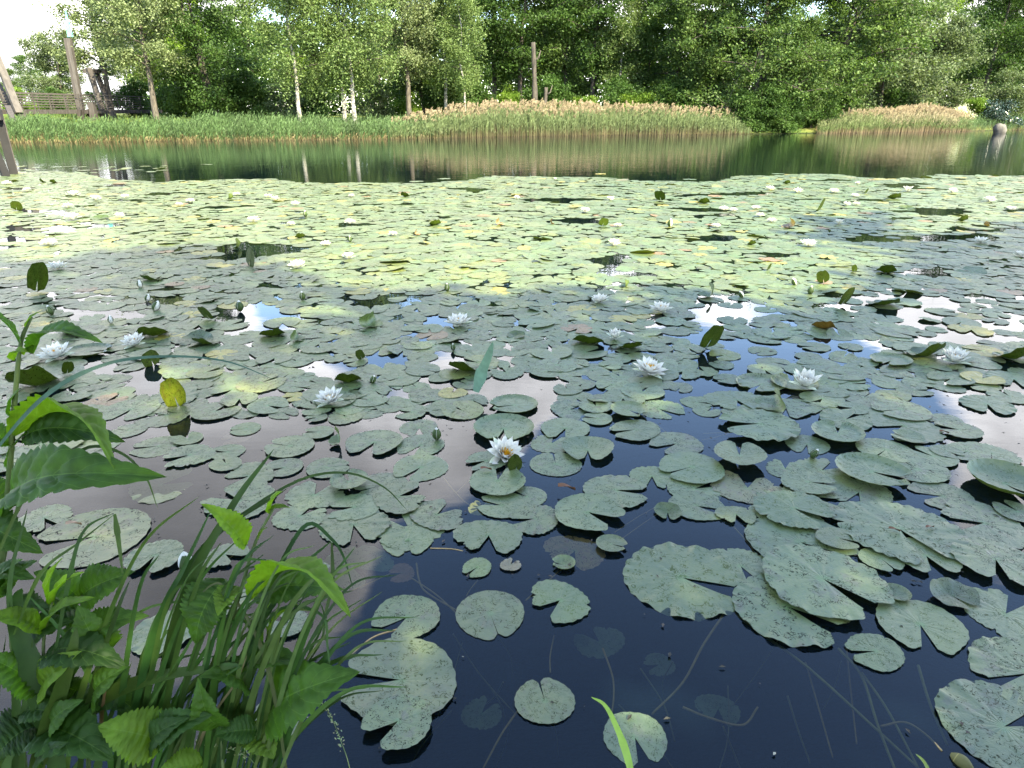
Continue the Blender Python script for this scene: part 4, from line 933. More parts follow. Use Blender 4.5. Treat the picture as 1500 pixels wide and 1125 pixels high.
T = dict(
    willow=tree_template(1, 14, 4.2, .29, M['willow'], M['bark'], 30, 68, .19, .44, .26, .24, 'tall', 1, .03, (25, 60)),
    birch=tree_template(2, 15, 3.6, .20, M['birch'], M['bark_birch'], 28, 62, .17, .42, .45, .15, 'tall', 1, .03, (25, 60)),
    thin=tree_template(3, 11, 2.2, .30, M['birch'], M['bark_birch'], 18, 50, .16, .36, .30, .09, 'tall', 1, .05, (25, 60)),
    dark=tree_template(4, 16, 4.6, .22, M['dark'], M['bark_dark'], 26, 70, .22, .52, .05, .24, 'oval', 1, .03),
    darktwo=tree_template(5, 15, 4.2, .10, M['dark'], M['bark_dark'], 30, 66, .21, .52, .08, .2, 'oval', 2, .1),
    alder=tree_template(6, 15, 6.2, .10, M['alder'], M['bark_dark'], 40, 72, .23, .50, .05, .28, 'dome', 2, .05, (0, 40), 7),
    olive=tree_template(7, 13, 3.9, .12, M['alder'], M['bark'], 28, 66, .20, .48, .10, .18, 'oval', 1, .05),
    greybush=tree_template(8, 9, 3.8, .05, M['greybush'], M['bark'], 32, 70, .19, .48, .15, .12, 'dome', 3, .1, (5, 55)),
    lime=tree_template(9, 15, 4.4, .12, M['lime'], M['bark_dark'], 26, 66, .22, .52, .05, .2, 'oval', 1, .03),
    shrub=tree_template(10, 3.2, 2.0, .03, M['dark'], M['bark_dark'], 22, 52, .16, .34, .05, .05, 'dome', 3, .2, (0, 50), 5),
    limeshrub=tree_template(11, 2.6, 1.8, .03, M['lime'], M['bark_dark'], 20, 48, .14, .32, .05, .04, 'dome', 3, .2, (0, 50), 5),
    greyshrub=tree_template(12, 3.6, 1.9, .03, M['greybush'], M['bark'], 20, 52, .14, .32, .10, .05, 'dome', 3, .2, (5, 55), 5),
    blossom=tree_template(13, 1.7, .95, .04, M['blossom'], M['bark_dark'], 16, 50, .10, .22, .04, .03, 'dome', 3, .2, (0, 50), 5),
    laurel=tree_template(14, 2.0, 1.9, .03, M['glossy'], M['bark_dark'], 22, 50, .15, .30, .03, .04, 'dome', 3, .25, (0, 45), 5))
def tree(kind, px, Y, label, s=1.0, rot=None, sz=None, cat='tree', name=None, group='trees on the far bank', tint=1.0, dz=0.0):
    tm, cm = T[kind]; x = Q(px, 165, Y).x
    nm = name or ('bush' if cat in ('bush', 'shrub') else 'tree')
    r = empty(nm, (x, Y, ground_z(x, Y) - .03 + dz)); r.scale = (s, s, sz or s); r.rotation_euler = (0, 0, rot if rot is not None else random.uniform(0, 6.28))
    link('trunk', tm, r); c = link('crown', cm, r); c.color = (tint, tint, tint, 1)
    tag(r, label, cat, group); return r
BANK = [
 ('willow', 165, 60, 'silver green willow behind the tall bridge mast, leftmost of the two pale willows', 1.0, 1), ('willow', 228, 54, 'pale silvery willow with thick grey trunk at the right end of the bridge', .95, 1),
 ('greybush', 92, 78, 'small greyish tree rising behind the bridge mast at left', .95, .95), ('darktwo', 318, 57, 'dense dark many stemmed tree between the willow and the leaning birch', .95, .9),
 ('birch', 440, 51, 'pale birch with leaning grey trunk standing in the green reeds', .95, 1), ('birch', 503, 52.5, 'left birch of the twin white trunks at the reed edge', 1.0, 1), ('birch', 520, 52, 'right birch of the twin white trunks at the reed edge', 1.05, 1),
 ('willow', 600, 58, 'pale tree with thin leaning dark trunk behind the grassy gap', .92, .95), ('darktwo', 622, 64, 'dark twin trunked tree framing a bright green opening', .85, .8), ('birch', 655, 60, 'pale drooping tree left of the tall tan reeds', .95, 1), ('thin', 682, 57, 'slim white stemmed young birch at the left end of the tan reeds', .9, 1),
 ('dark', 725, 68, 'tall dark tree left of the bare snag', 1.1, .95), ('dark', 760, 66, 'dark tree with thick trunk just left of the bare snag', 1.0, .8), ('olive', 828, 68, 'mid green tree right of the bare snag', 1.15, .9), ('dark', 866, 66, 'tree with thick crooked black trunk above the middle of the reeds', 1.05, .9),
 ('thin', 905, 64, 'slender pale tree below the patch of open sky', 1.1, .9), ('olive', 945, 66, 'rounded olive tree right of the patch of open sky', .85, 1), ('dark', 985, 64, 'dark tree with leaning trunk behind the right part of the reeds', 1.0, .9), ('olive', 1025, 60, 'olive tree behind the right end of the long reed bed', .95, 1),
 ('alder', 1105, 57, 'big alder whose lowest branches hang over the water between the reed beds', .95, 1), ('alder', 1200, 60, 'broad light tipped alder above the left end of the right reed bed', 1.0, 1), ('olive', 1160, 55, 'smaller alder leaning out over the water beside the big alder', .62, 1),
 ('greybush', 1292, 66, 'tall grey willow bush left of the domed grey willow', 1.25, 1), ('greybush', 1362, 68, 'domed grey willow bush behind the tan plumes at right', 1.0, 1), ('dark', 1432, 74, 'dark tree with black trunk behind the glossy bush', 1.05, .75), ('dark', 1495, 76, 'tall dark tree at the right edge', 1.15, .8), ('greyshrub', 1478, 68, 'small grey sapling bush in front of the dark trees at the right edge', 1.3, 1),
 ('lime', 1240, 84, 'yellow green tree glimpsed behind the tall grey willow bush', 1.15, 1), ('lime', 1335, 88, 'bright yellow green tree above the domed grey willow', 1.2, 1), ('lime', 250, 76, 'bright green tree showing between the willow and the dark tree', 1.1, 1)]
for kd, px, Y, lab, s, tn in BANK: tree(kd, px, Y, lab, s, tint=tn)
BACK = [('dark', 380, 84, 'background tree filling the gap behind the leaning birch'), ('lime', 465, 88, 'background tree between the leaning and the twin birches'), ('dark', 560, 90, 'background tree behind the twin birches'), ('lime', 640, 92, 'sunlit background tree seen through the bright opening'), ('dark', 700, 86, 'background tree behind the slim white birch'),
 ('lime', 790, 94, 'background tree behind the bare snag'), ('dark', 840, 92, 'background tree behind the crooked black trunk'), ('lime', 965, 90, 'lime background tree right of the open sky'), ('dark', 1040, 86, 'background tree left of the big alder'), ('dark', 1130, 84, 'background tree behind the big alder'), ('lime', 1010, 98, 'lime background tree above the right part of the reeds'),
 ('dark', 1290, 98, 'background tree far behind the tall grey bush'), ('dark', 1400, 92, 'background tree above the glossy bush'), ('lime', 1460, 96, 'lime background tree near the right edge'), ('dark', 1560, 90, 'background tree just at the right edge'), ('dark', 310, 88, 'background tree behind the dense dark tree'), ('willow', 200, 86, 'background willow behind the two pale willows')]
for kd, px, Y, lab in BACK: tree(kd, px, Y, lab, random.uniform(1.05, 1.25), group='background trees behind the bank')
for px, Y, s, kd, lab in ((-30, 130, .62, 'olive', 'distant low tree at the left edge behind the bridge rail'), (22, 138, .66, 'olive', 'distant rounded tree behind the bridge rail'), (52, 142, .70, 'dark', 'distant darkest tree behind the bridge rail'), (80, 128, .58, 'lime', 'distant yellow green tree left of the bridge mast'), (112, 120, .55, 'lime', 'distant bright tree beneath the grey tree by the mast'), (-80, 120, .7, 'dark', 'distant dark tree just off the left edge')):
    tree(kd, px, Y, lab, s, group='distant trees beyond the bridge')
UND = [(250, 62, 'shrub', 1.0), (285, 60, 'shrub', 1.1), (340, 60, 'shrub', 1.2), (385, 59, 'shrub', 1.1), (415, 58, 'greyshrub', .8), (470, 60, 'shrub', 1.0), (545, 62, 'greyshrub', .9), (585, 70, 'limeshrub', 1.2), (645, 72, 'limeshrub', 1.3), (700, 62, 'shrub', 1.1), (745, 62, 'limeshrub', .9), (820, 62, 'shrub', 1.1), (855, 61, 'limeshrub', .8), (900, 61, 'shrub', 1.1), (930, 60, 'limeshrub', .9), (965, 61, 'shrub', 1.1), (1010, 60, 'shrub', 1.0), (1050, 59, 'shrub', 1.1), (1094, 53.2, 'shrub', .8), (1118, 54, 'shrub', .9), (1145, 54.2, 'shrub', .85), (1168, 54.6, 'shrub', .9), (1190, 55.5, 'shrub', .9), (1235, 64, 'shrub', 1.1), (1320, 66, 'shrub', 1.0), (200, 64, 'shrub', .9), (30, 70, 'limeshrub', 1.0), (70, 72, 'shrub', .8), (150, 70, 'limeshrub', .9)]
for k, (px, Y, kd, s) in enumerate(sorted(UND)):
    near = sorted(BANK, key=lambda t: abs(t[1] - px) + abs(t[2] - Y) * 4)[0]
    hue = {'shrub': 'dark', 'limeshrub': 'bright green', 'greyshrub': 'grey green'}[kd]
    lab = '%s undergrowth bush, %s from the left at the foot of the far trees' % (hue, ORD[k])
    tree(kd, px, Y, lab, s, cat='bush', group='undergrowth bushes on the far bank')
tree('blossom', 1405, 64, 'white flowering bush beside the tan plumes at right', 1.0, cat='bush', group=None)
tree('limeshrub', 1425, 65, 'olive yellow bush between the white flowering and the glossy bush', .85, cat='bush', group=None)
tree('laurel', 1453, 64.5, 'dark glossy leaved bush behind the bank boulder at right', 1.0, cat='bush', group=None)
# bare broken trunks
def snag(px, Y, pytop, r, lean, label):
    base = Q(px, 165, Y); g = ground_z(base.x, Y); top = Q(px + lean, pytop, Y)
    b = MB(); pts = bez([(base.x, Y, g - .2), (base.x + (top.x - base.x) * .4 + .05, Y, g + (top.z - g) * .45), (top.x, Y, top.z)], 10)
    b.tube(pts, [r * (1.25 - .5 * i / 10) + random.uniform(-.1, .1) * r for i in range(11)], 9)
    root = b.build('dead_snag', M['bark_dark'], smooth=True)
    c = MB(); p = pts[8]; c.tube([p, p + Vector((.35, -.1, .25)), p + Vector((.5, -.1, .75))], [r * .5, r * .3, .02], 6); c.build('broken_limb', M['bark'], root, True)
    tag(root, label, 'dead tree')
snag(783, 56, 62, .20, -2, 'tall bare broken trunk standing grey against the green trees above the reeds')
snag(795, 56.5, 128, .17, 5, 'short leaning stump beside the tall bare broken trunk')
# birch and alder boughs over the water
# ------------------------------------------------------------------ reed beds
def blades(name, n, pxr, depthr, hfun, wid, colfun, lean, label, plume=None, leaves=3, side=0.0):
    rg = np.random.default_rng(len(label)); V = []; C = []
    for k in range(n):
        px = rg.uniform(*pxr); y0 = interp(px, [(-400, 216), (-150, 212), (0, 209), (100, 208.5), (300, 206), (520, 204.5), (700, 201), (900, 198), (1080, 196.5), (1180, 195.5), (1300, 194), (1400, 192.5), (1500, 190.5), (1700, 189)])
        c = P(px, y0); d = rg.uniform(0, 1) ** 1.2; y = c.y + depthr[0] + d * (depthr[1] - depthr[0])
        x = c.x * y / c.y + rg.normal() * .1
        y += .35 * noise.noise(Vector((x * .5, 0, 3)))
        z = max(ground_z(x, y), -.15)
        h = hfun(px) * (.74 if plume else .86) * rg.uniform(.60, 1.18) * (1 + (.16 if plume else .45) * noise.noise(Vector((x * .55, y * .8, 0))))
        dx, dy = rg.normal() * lean * h + side * h, rg.normal() * lean * h * .7
        w = wid * rg.uniform(.7, 1.4); ca = rg.uniform(-.6, .6); ex, ey = math.cos(ca) * w / 2, math.sin(ca) * w / 2
        prev = None; segs = 3; cj = rg.uniform(.75, 1.25)
        for i in range(segs + 1):
            s = i / segs; bx, by, bz = x + dx * s * s, y + dy * s * s, z + h * s * (1 - .12 * abs(dx / h) * s * 3)
            k2 = (1 - .85 * s) if not plume else (1 - .5 * s)
            cur = ((bx - ex * k2, by - ey * k2, bz), (bx + ex * k2, by + ey * k2, bz), colfun(s, px, cj, rg))
            if prev: V.append((prev[0], prev[1], cur[1], cur[0])); C += [prev[2], prev[2], cur[2], cur[2]]
            prev = cur
        for q in range(leaves):
            s = rg.uniform(.3, .92); bx, by, bz = x + dx * s * s, y + dy * s * s, z + h * s
            a = rg.uniform(0, 6.28); L = rg.uniform(.22, .48) * (.6 + .4 * h / 2); ux, uy = math.cos(a) * L * .55, math.sin(a) * L * .4
            wv = .016; cc = colfun(min(1, s + .2), px, cj, rg)
            V.append(((bx, by, bz), (bx + ux * .5 - wv, by + uy * .5, bz + L * .5), (bx + ux, by + uy, bz + L * rg.uniform(.35, .75)), (bx + ux * .5 + wv, by + uy * .5, bz + L * .42))); C += [cc] * 4
        if plume and d > .35 and rg.uniform() < plume(px) * 1.1:
            bx, by, bz = x + dx, y + dy, z + h
            for q in range(6):
                a = rg.uniform(0, 6.28); l = rg.uniform(.10, .24); ox = .10 + rg.normal() * .05; st = rg.uniform(-.08, .12)
                pc = np.array((.23, .185, .115)) * rg.uniform(.75, 1.3)
                V.append(((bx, by, bz + st), (bx + ox * .4 - .022, by, bz + st + l * .5), (bx + ox + .02, by, bz + st + l * .75), (bx + ox * .4 + .03, by + .02, bz + st + l * .3))); C += [tuple(pc)] * 4
    me = quads_mesh(name, np.array(V), M['reed'], np.array(C))
    return tag(link(name, me), label, 'reeds', kind='stuff')
TAN = np.array((.13, .10, .05)); STRAW = np.array((.13, .10, .045))
def c_green(s, px, cj, rg):
    g = np.array((.036, .064, .019)) * cj * (1 + .5 * noise.noise(Vector((px * .03, 2, 2))))
    if s < .05: return tuple(TAN * .8)
    return tuple(g * (1.0 + .35 * s) if s > .2 else g * .5 + TAN * .4)
def c_reed(s, px, cj, rg):
    g = np.array((.074, .100, .036)) * cj; t = np.array((.085, .062, .034)) * cj
    f = min(1, max(0, (s - .10) / .55)); return tuple(t * (1 - f) + g * f)
def c_right(s, px, cj, rg):
    f = min(1, max(0, (s - .15) / .45)); g = np.array((.070, .105, .030)) * cj; t = np.array((.13, .088, .055)) * cj
    top = max(0, (s - .75) / .25) * (1 if 1290 < px < 1400 else .3); c = t * (1 - f) + g * f; return tuple(c * (1 - top) + np.array((.20, .165, .10)) * top)
blades('reed_bed', 9000, (-60, 635), (-.3, 3.4), lambda px: interp(px, [(-60, .95), (20, .85), (60, 1.05), (110, .75), (200, .85), (330, 1.1), (450, 1.0), (560, .9), (635, .9)]), .030, c_green, .22, 'lush bright green reeds along the left and middle far bank under the trees', None, 2, .05)
blades('reed_bed', 1500, (-60, 640), (-.5, .4), lambda px: .35, .022, lambda s, px, cj, rg: tuple(STRAW * cj), .5, 'dead straw coloured reed stubble along the waterline of the green reeds', None, 1)
blades('reed_bed', 6500, (575, 1098), (-.5, 3.0), lambda px: interp(px, [(585, .9), (630, 1.3), (680, 1.7), (750, 1.85), (900, 1.8), (1000, 1.7), (1050, 1.5), (1075, 1.25), (1096, .6)]), .024, c_reed, .05, 'long bed of tall upright reeds with tan plumes in the middle of the far bank', lambda px: interp(px, [(585, .1), (640, .4), (720, .6), (900, .45), (1000, .3), (1080, .06)]), 3)
blades('reed_bed', 5200, (1195, 1420), (-.4, 4.5), lambda px: interp(px, [(1195, 1.1), (1250, 1.3), (1300, 1.6), (1350, 1.9), (1385, 1.5), (1420, .8)]), .028, c_right, .16, 'pale reed bed with massed tan plumes at the right of the far bank', lambda px: interp(px, [(1195, .05), (1270, .25), (1320, .8), (1380, .7), (1420, .1)]), 3, .06)
blades('reed_bed', 2200, (1400, 1620), (-.3, 4.0), lambda px: interp(px, [(1400, 1.1), (1450, .8), (1470, .9), (1520, 1.7), (1620, 1.8)]), .028, c_green, .2, 'short green bank grass around the boulder at the right edge', None, 2, .05)
b = MB()
V = []; rg = np.random.default_rng(5); VV = []; CC = []
for k in range(16000):
    px = rg.uniform(-60, 1600); Y = shore(0) + rg.uniform(-4, 22); x = Q(px, 165, Y).x
    if Y < shore(x) + 1: continue
    z = ground_z(x, Y); h = rg.uniform(.15, .5); a = rg.uniform(0, 3.14); ex, ey = math.cos(a) * .02, math.sin(a) * .02; dx = rg.normal() * .1
    VV.append(((x - ex, Y - ey, z), (x + ex, Y + ey, z), (x + dx + ex * .2, Y, z + h), (x + dx - ex * .2, Y, z + h))); CC += [tuple(np.array((.10, .145, .03)) * rg.uniform(.6, 1.4))] * 4
tag(link('meadow_grass', quads_mesh('meadow_grass', np.array(VV), M['reed'], np.array(CC))), 'sunlit yellow green meadow grass under the far trees', 'grass', kind='stuff')

# ------------------------------------------------------------------ boulder
b = MB(); c = P(1467, 195.5); bm_pts = []; nseg = 18
for i in range(11):
    ph = math.pi * i / 10
    for k in range(nseg):
        th = 2 * math.pi * k / nseg; d = Vector((math.sin(ph) * math.cos(th), math.sin(ph) * math.sin(th), math.cos(ph)))
        r = 1 + .28 * noise.noise(d * 1.4 + Vector((3, 1, 2))) + .1 * noise.noise(d * 4)
        bm_pts.append((d.x * .42 * r, d.y * .40 * r, d.z * .52 * r + .14))
fs = [(i * nseg + k, i * nseg + (k + 1) % nseg, (i + 1) * nseg + (k + 1) % nseg, (i + 1) * nseg + k) for i in range(10) for k in range(nseg)]
b.add(bm_pts, fs, (.085, .078, .068)); o = b.build('boulder', M['stone'], smooth=True); o.location = (c.x, c.y + .3, .1)
tag(o, 'grey brown boulder at the waterline of the far bank near the right edge', 'boulder')

# ------------------------------------------------------------------ timber footbridge
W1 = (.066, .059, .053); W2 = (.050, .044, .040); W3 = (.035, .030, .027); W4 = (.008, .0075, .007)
br = empty('footbridge', (Q(120, 165, 54).x, 54, 0)); inv = Matrix.Translation(-Vector(br.location))
tag(br, 'weathered timber footbridge on splayed piles with leaning masts at the left', 'footbridge')
def piece(name, beams, parent=br, mat='wood', col=W1):
    b = MB()
    for a, c, w, h, cc in beams: b.beam(inv @ Vector(a), inv @ Vector(c), w, h, (0, 0, 1), cc or col)
    return b.build(name, M[mat], parent)
A = Vector((Q(-90, 160, 43).x, 43, 1.55)); B = Vector((Q(222, 160, 66).x, 66, 1.62))
ax = (B - A).normalized(); sd = ax.cross(Vector((0, 0, 1))).normalized()
def along(s, side=0.0, z=0.0): return A.lerp(B, s) + sd * side + Vector((0, 0, z))
piece('deck', [(along(0), along(1), 2.0, .10, W1)])
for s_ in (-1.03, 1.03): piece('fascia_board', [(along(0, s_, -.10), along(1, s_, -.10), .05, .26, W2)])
for s_ in (-1.0, 1.0):
    hr = piece('handrail', [(along(0, s_, 1.08), along(1, s_, 1.08), .07, .06, W1)])
    for k in range(5): piece('rail', [(along(0, s_, .22 + k * .17), along(1, s_, .22 + k * .17), .03, .045, W1)], hr)
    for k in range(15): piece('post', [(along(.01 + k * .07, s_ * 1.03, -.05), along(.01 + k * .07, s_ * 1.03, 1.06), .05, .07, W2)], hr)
# leaning mast with teal spire, and the lower masts to its right
mA, mB_ = Q(121, 166, 56), Q(101, 56, 56)
piece('mast', [(mA, mB_, .33, .26, W1)]); piece('mast_shade_strip', [(mA + Vector((-.21, -.02, 0)), mB_ + Vector((-.21, -.02, 0)), .10, .32, W2)])  # darker beam down the left side stands in for the mast's shaded face
b = MB(); p0, p1 = inv @ Q(103, 54, 56), inv @ Q(95, 14, 56)
b.add([p0 + Vector((-.22, 0, 0)), p0 + Vector((.22, 0, 0)), p0 + Vector((0, .22, 0)), p1, p1 + Vector((.05, 0, 0))], [(0, 1, 4, 3), (1, 2, 4), (2, 0, 3, 4)], (.12, .42, .44)); b.build('spire', M['wood'], br)
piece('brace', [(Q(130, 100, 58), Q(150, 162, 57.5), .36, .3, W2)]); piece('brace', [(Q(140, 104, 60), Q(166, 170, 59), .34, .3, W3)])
piece('cross_head', [(Q(124, 104, 58), Q(146, 104, 60), .3, .3, W2)])
for x0, y0, x1, y1, Y, w, c_ in ((117, 160, 116, 183, 54, .22, W3), (120, 160, 123, 183, 54.4, .22, W3), (134, 150, 139, 180, 55, .40, W2), (130, 160, 132, 180, 55.6, .25, W3), (147, 162, 151, 178, 57, .2, W3), (153, 162, 158, 178, 57.4, .2, W3), (162, 162, 168, 176, 58, .34, W2)):
    a, c = Q(x0, y0, Y), Q(x1, y1, Y); d = (c - a); c = a + d * ((a.z + .2) / max(.1, a.z - c.z)) if c.z > -.2 else c
    piece('pile', [(a, c, w, w, c_)])
# splayed frame at the left edge
for x0, y0, x1, y1, Y0, Y1, w, c_ in ((-30, 20, 28, 166, 47.5, 46.0, .40, W1), (-38, 60, 18, 166, 48.5, 47.6, .34, W2)):
    piece('mast', [(Q(x0, y0, Y0), Q(x1, y1, Y1), w, .3, c_)])
for x0, y0, x1, y1, Y0, Y1, w, c_ in ((12, 158, 33, 209, 45.4, 38.0, .30, W2), (25, 158, 37, 178, 46.6, 46.0, .40, W3), (-6, 158, 8, 206, 45.8, 38.6, .30, W2)):
    a, c = Q(x0, y0, Y0), Q(x1, y1, Y1); piece('pile', [(a, a + (c - a) * 1.06, w, w, c_)])
# nearest splayed struts at the left edge; the thin paler one paints a sunlit edge
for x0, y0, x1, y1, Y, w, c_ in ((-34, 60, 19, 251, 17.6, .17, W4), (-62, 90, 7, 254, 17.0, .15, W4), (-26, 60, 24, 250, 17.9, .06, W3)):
    a, c = Q(x0, y0, Y + 1.2), Q(x1, y1, Y); piece('strut_or_lit_edge', [(a, a + (c - a) * 1.05, w, w, c_)])
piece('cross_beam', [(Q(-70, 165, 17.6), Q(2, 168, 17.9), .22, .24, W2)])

# ------------------------------------------------------------------ trees behind the viewer that shade the near water
rg = np.random.default_rng(77); pts = []
st = .115
for gxx in np.arange(-9.5, 17, st):
    for gyy in np.arange(-1.5, 13.5, st):
        x, y = gxx + rg.uniform(-.5, .5) * st, gyy + rg.uniform(-.5, .5) * st
        if y > .9:
            if abs(x) > .8 * y + 3.5: continue
            px, py = proj(x, y)
            e = 26 * noise.noise(Vector((x * .9, y * .9, 0))) + 14 * noise.noise(Vector((x * 3, y * 3, 0))); sg = 9 if py > 400 else 6
            if not shaded(px + e + rg.normal() * 14, py + .5 * e + rg.normal() * sg): continue
        zlo = max(4.2, (y + 2.6) / .91); z = zlo + rg.uniform(0, 3.6)
        pts.append((x - (-SUN.x / SUN.z) * z, y + SUN.y / SUN.z * z, z))
pts = np.array(pts); n = len(pts)
TRK = [(-1.5, -6.2), (3.6, -5.4), (8.6, -6.4), (14.0, -7.2), (20.0, -8.0)]
near = np.argmin(np.stack([(pts[:, 0] - a) ** 2 + (pts[:, 1] - b_) ** 2 for a, b_ in TRK]), axis=0)
for k, (a, b_) in enumerate(TRK):
    sel = pts[near == k]
    if not len(sel): continue
    gz = ground_z(a, b_); root = empty('tree', (a, b_, gz))
    V = fol(rg, sel - np.array([a, b_, gz]), 2, .07, .36, 0, 1, .8)
    link('crown', quads_mesh('crown', V, M['alder']), root)
    b = MB(); top = float(np.percentile(sel[:, 2], 90)); cx, cy = float(sel[:, 0].mean() - a), float(sel[:, 1].mean() - b_)
    tr = bez([(0, 0, -.3), (cx * .15, cy * .15, top * .35), (cx * .6, cy * .6, top * .7), (cx, cy, top - gz)], 10); b.tube(tr, [.2 * (1 - .85 * i / 10) for i in range(11)], 8)
    for q in range(26):
        t = sel[rg.integers(len(sel))] - np.array([a, b_, gz]); s0 = tr[rg.integers(3, 9)]; e = Vector(t)
        b.tube([s0, s0.lerp(e, .5) + Vector((0, 0, .25)), e], [.05, .03, .008], 5)
    b.build('trunk', M['bark_dark'], root, True)
    tag(root, 'overhanging bank tree behind the viewer, %s from the left, shading the near pads' % ORD[k], 'tree', 'bank trees behind the viewer')

# ------------------------------------------------------------------ leafy plants and grass on the near bank
DG, MG, LG = (.030, .070, .010), (.048, .105, .012), (.105, .180, .014)
def leaf_geo(base, tip, width, up, fold=.25, droop=.12, seed=0, teeth=1.0, quilt=1.0, n=90, twist=0.0):
    rg = random.Random(seed); e1 = tip - base; L = e1.length; e1 = e1 / L
    nn = (up - e1 * up.dot(e1)).normalized(); e2 = nn.cross(e1)
    vs = []; uv = []; m = 8
    for i in range(n + 1):
        s = i / n
        w = width / 2 * (math.sin(math.pi * min(1, s ** .72)) ** .8) * (1.08 - .2 * s)
        tw = 1 + teeth * .24 * (abs(((s * 15) % 1.0) - .25) * -1.2 + .35) if .03 < s < .97 else 1
        arch = droop * L * 4 * s * (1 - s) - droop * L * .5 * s * s
        a = twist * s
        for j in range(m + 1):
            t = j / m * 2 - 1; at = abs(t)
            ww = w * (tw if at > .95 else 1)
            q = quilt * .085 * width * abs(math.sin(9 * math.pi * (s - at * .16))) * math.sin(math.pi * min(1, at * 1.02)) ** .5 * min(1, 3 * (1 - s))
            wavy = .04 * width * math.sin(5.5 * s * math.pi + (2 if t > 0 else 0) + seed) * at * at
            ly = t * ww * math.cos(fold); lz = at * ww * math.sin(fold) + q + wavy
            ly, lz = ly * math.cos(a) - lz * math.sin(a), ly * math.sin(a) + lz * math.cos(a)
            vs.append(base + e1 * (L * s) + e2 * ly + nn * (arch + lz)); uv.append((s, j / m))
    fs = []
    for i in range(n):
        for j in range(m): a = i * (m + 1) + j; fs.append((a, a + m + 1, a + m + 2, a + 1))
    return vs, fs, uv
def bank_leaf(parent, b, t, w, col=MG, up=(0, -.25, 1), fold=.25, droop=.10, seed=0, stalk_to=None, teeth=1.0, quilt=1.0):
    """b, t: (photo x, photo y, distance) of leaf base and tip, w: photo width"""
    B_, T_ = Q(*b), Q(*t); W = w * ((b[2] + t[2]) / 2) / FPX / ray((b[0] + t[0]) / 2, (b[1] + t[1]) / 2).y
    org = Vector(parent.location); mb = MB()
    v, f, uv = leaf_geo(B_ - org, T_ - org, W, Vector(up), fold, droop, seed, teeth, quilt)
    k = random.uniform(.85, 1.15); mb.add(v, f, tuple(c * k for c in col), uv)
    o = mb.build('leaf', M['broadleaf'], parent, True)
    if stalk_to:
        m2 = MB(); m2.tube([Q(*stalk_to) - org, B_ - org], [.0022, .0016], 6, LG); m2.build('leaf_stalk', M['green'], o, True)
    return o
def plant(label, stems, leaves, cat='plant', name='leafy_plant', scol=(.085, .12, .035)):
    o0 = Q(*stems[0][0][0]); root = empty(name, (o0.x, o0.y, max(0, ground_z(o0.x, o0.y))))
    for pts, r0, r1 in stems:
        cv = bez([Q(*p) - Vector(root.location) for p in pts], 18); mb = MB(); mb.tube(cv, [r0 + (r1 - r0) * i / 18 for i in range(19)], 8, scol); mb.build('stem', M['green'], root, True)
    for k, lf in enumerate(leaves):
        b, t, w, col = lf[:4]; kw = lf[4] if len(lf) > 4 else {}
        bank_leaf(root, b, t, w, col, seed=k + len(label), **kw)
    tag(root, label, cat, 'leafy plants on the near bank'); return root
plant('tall leafy plant with serrated leaves rising along the left edge of the photo',
 [([(-40, 1100, 1.10), (-10, 905, 1.14), (8, 760, 1.18), (17, 650, 1.2), (24, 560, 1.22), (31, 500, 1.24), (46, 464, 1.26)], .0075, .003), ([(-30, 1000, 1.16), (10, 800, 1.2), (28, 730, 1.22), (20, 690, 1.24)], .004, .002)],
 [((48, 519, 1.24), (142, 491, 1.16), 42, MG, dict(fold=.45, droop=.16)), ((28, 505, 1.24), (-32, 446, 1.2), 34, MG, dict(fold=.3)), ((38, 480, 1.25), (57, 456, 1.25), 15, LG, {}), ((22, 527, 1.22), (37, 513, 1.2), 22, LG, dict(teeth=.3, droop=.2)), ((36, 520, 1.24), (48, 505, 1.22), 12, LG, {}),
  ((14, 645, 1.2), (172, 656, 1.06), 74, LG, dict(fold=.5, droop=.2, up=(.15, .55, 1))), ((36, 640, 1.22), (176, 640, 1.22), 58, DG, dict(fold=.2, droop=.22, up=(0, -.7, 1))), ((24, 742, 1.18), (218, 688, 1.02), 98, MG, dict(fold=.30, droop=.16, up=(-.15, -.75, 1))), ((20, 690, 1.22), (36, 632, 1.2), 28, MG, {}), ((16, 610, 1.21), (30, 566, 1.2), 18, MG, {}), ((14, 652, 1.2), (-40, 620, 1.18), 40, MG, {}),
  ((-20, 765, 1.15), (54, 806, 1.1), 66, DG, dict(droop=.25, up=(.2, -.8, .8))), ((0, 740, 1.18), (-40, 690, 1.2), 50, MG, {}), ((-10, 860, 1.12), (44, 842, 1.08), 46, MG, dict(droop=.2)), ((6, 860, 1.12), (30, 818, 1.1), 30, MG, {})])
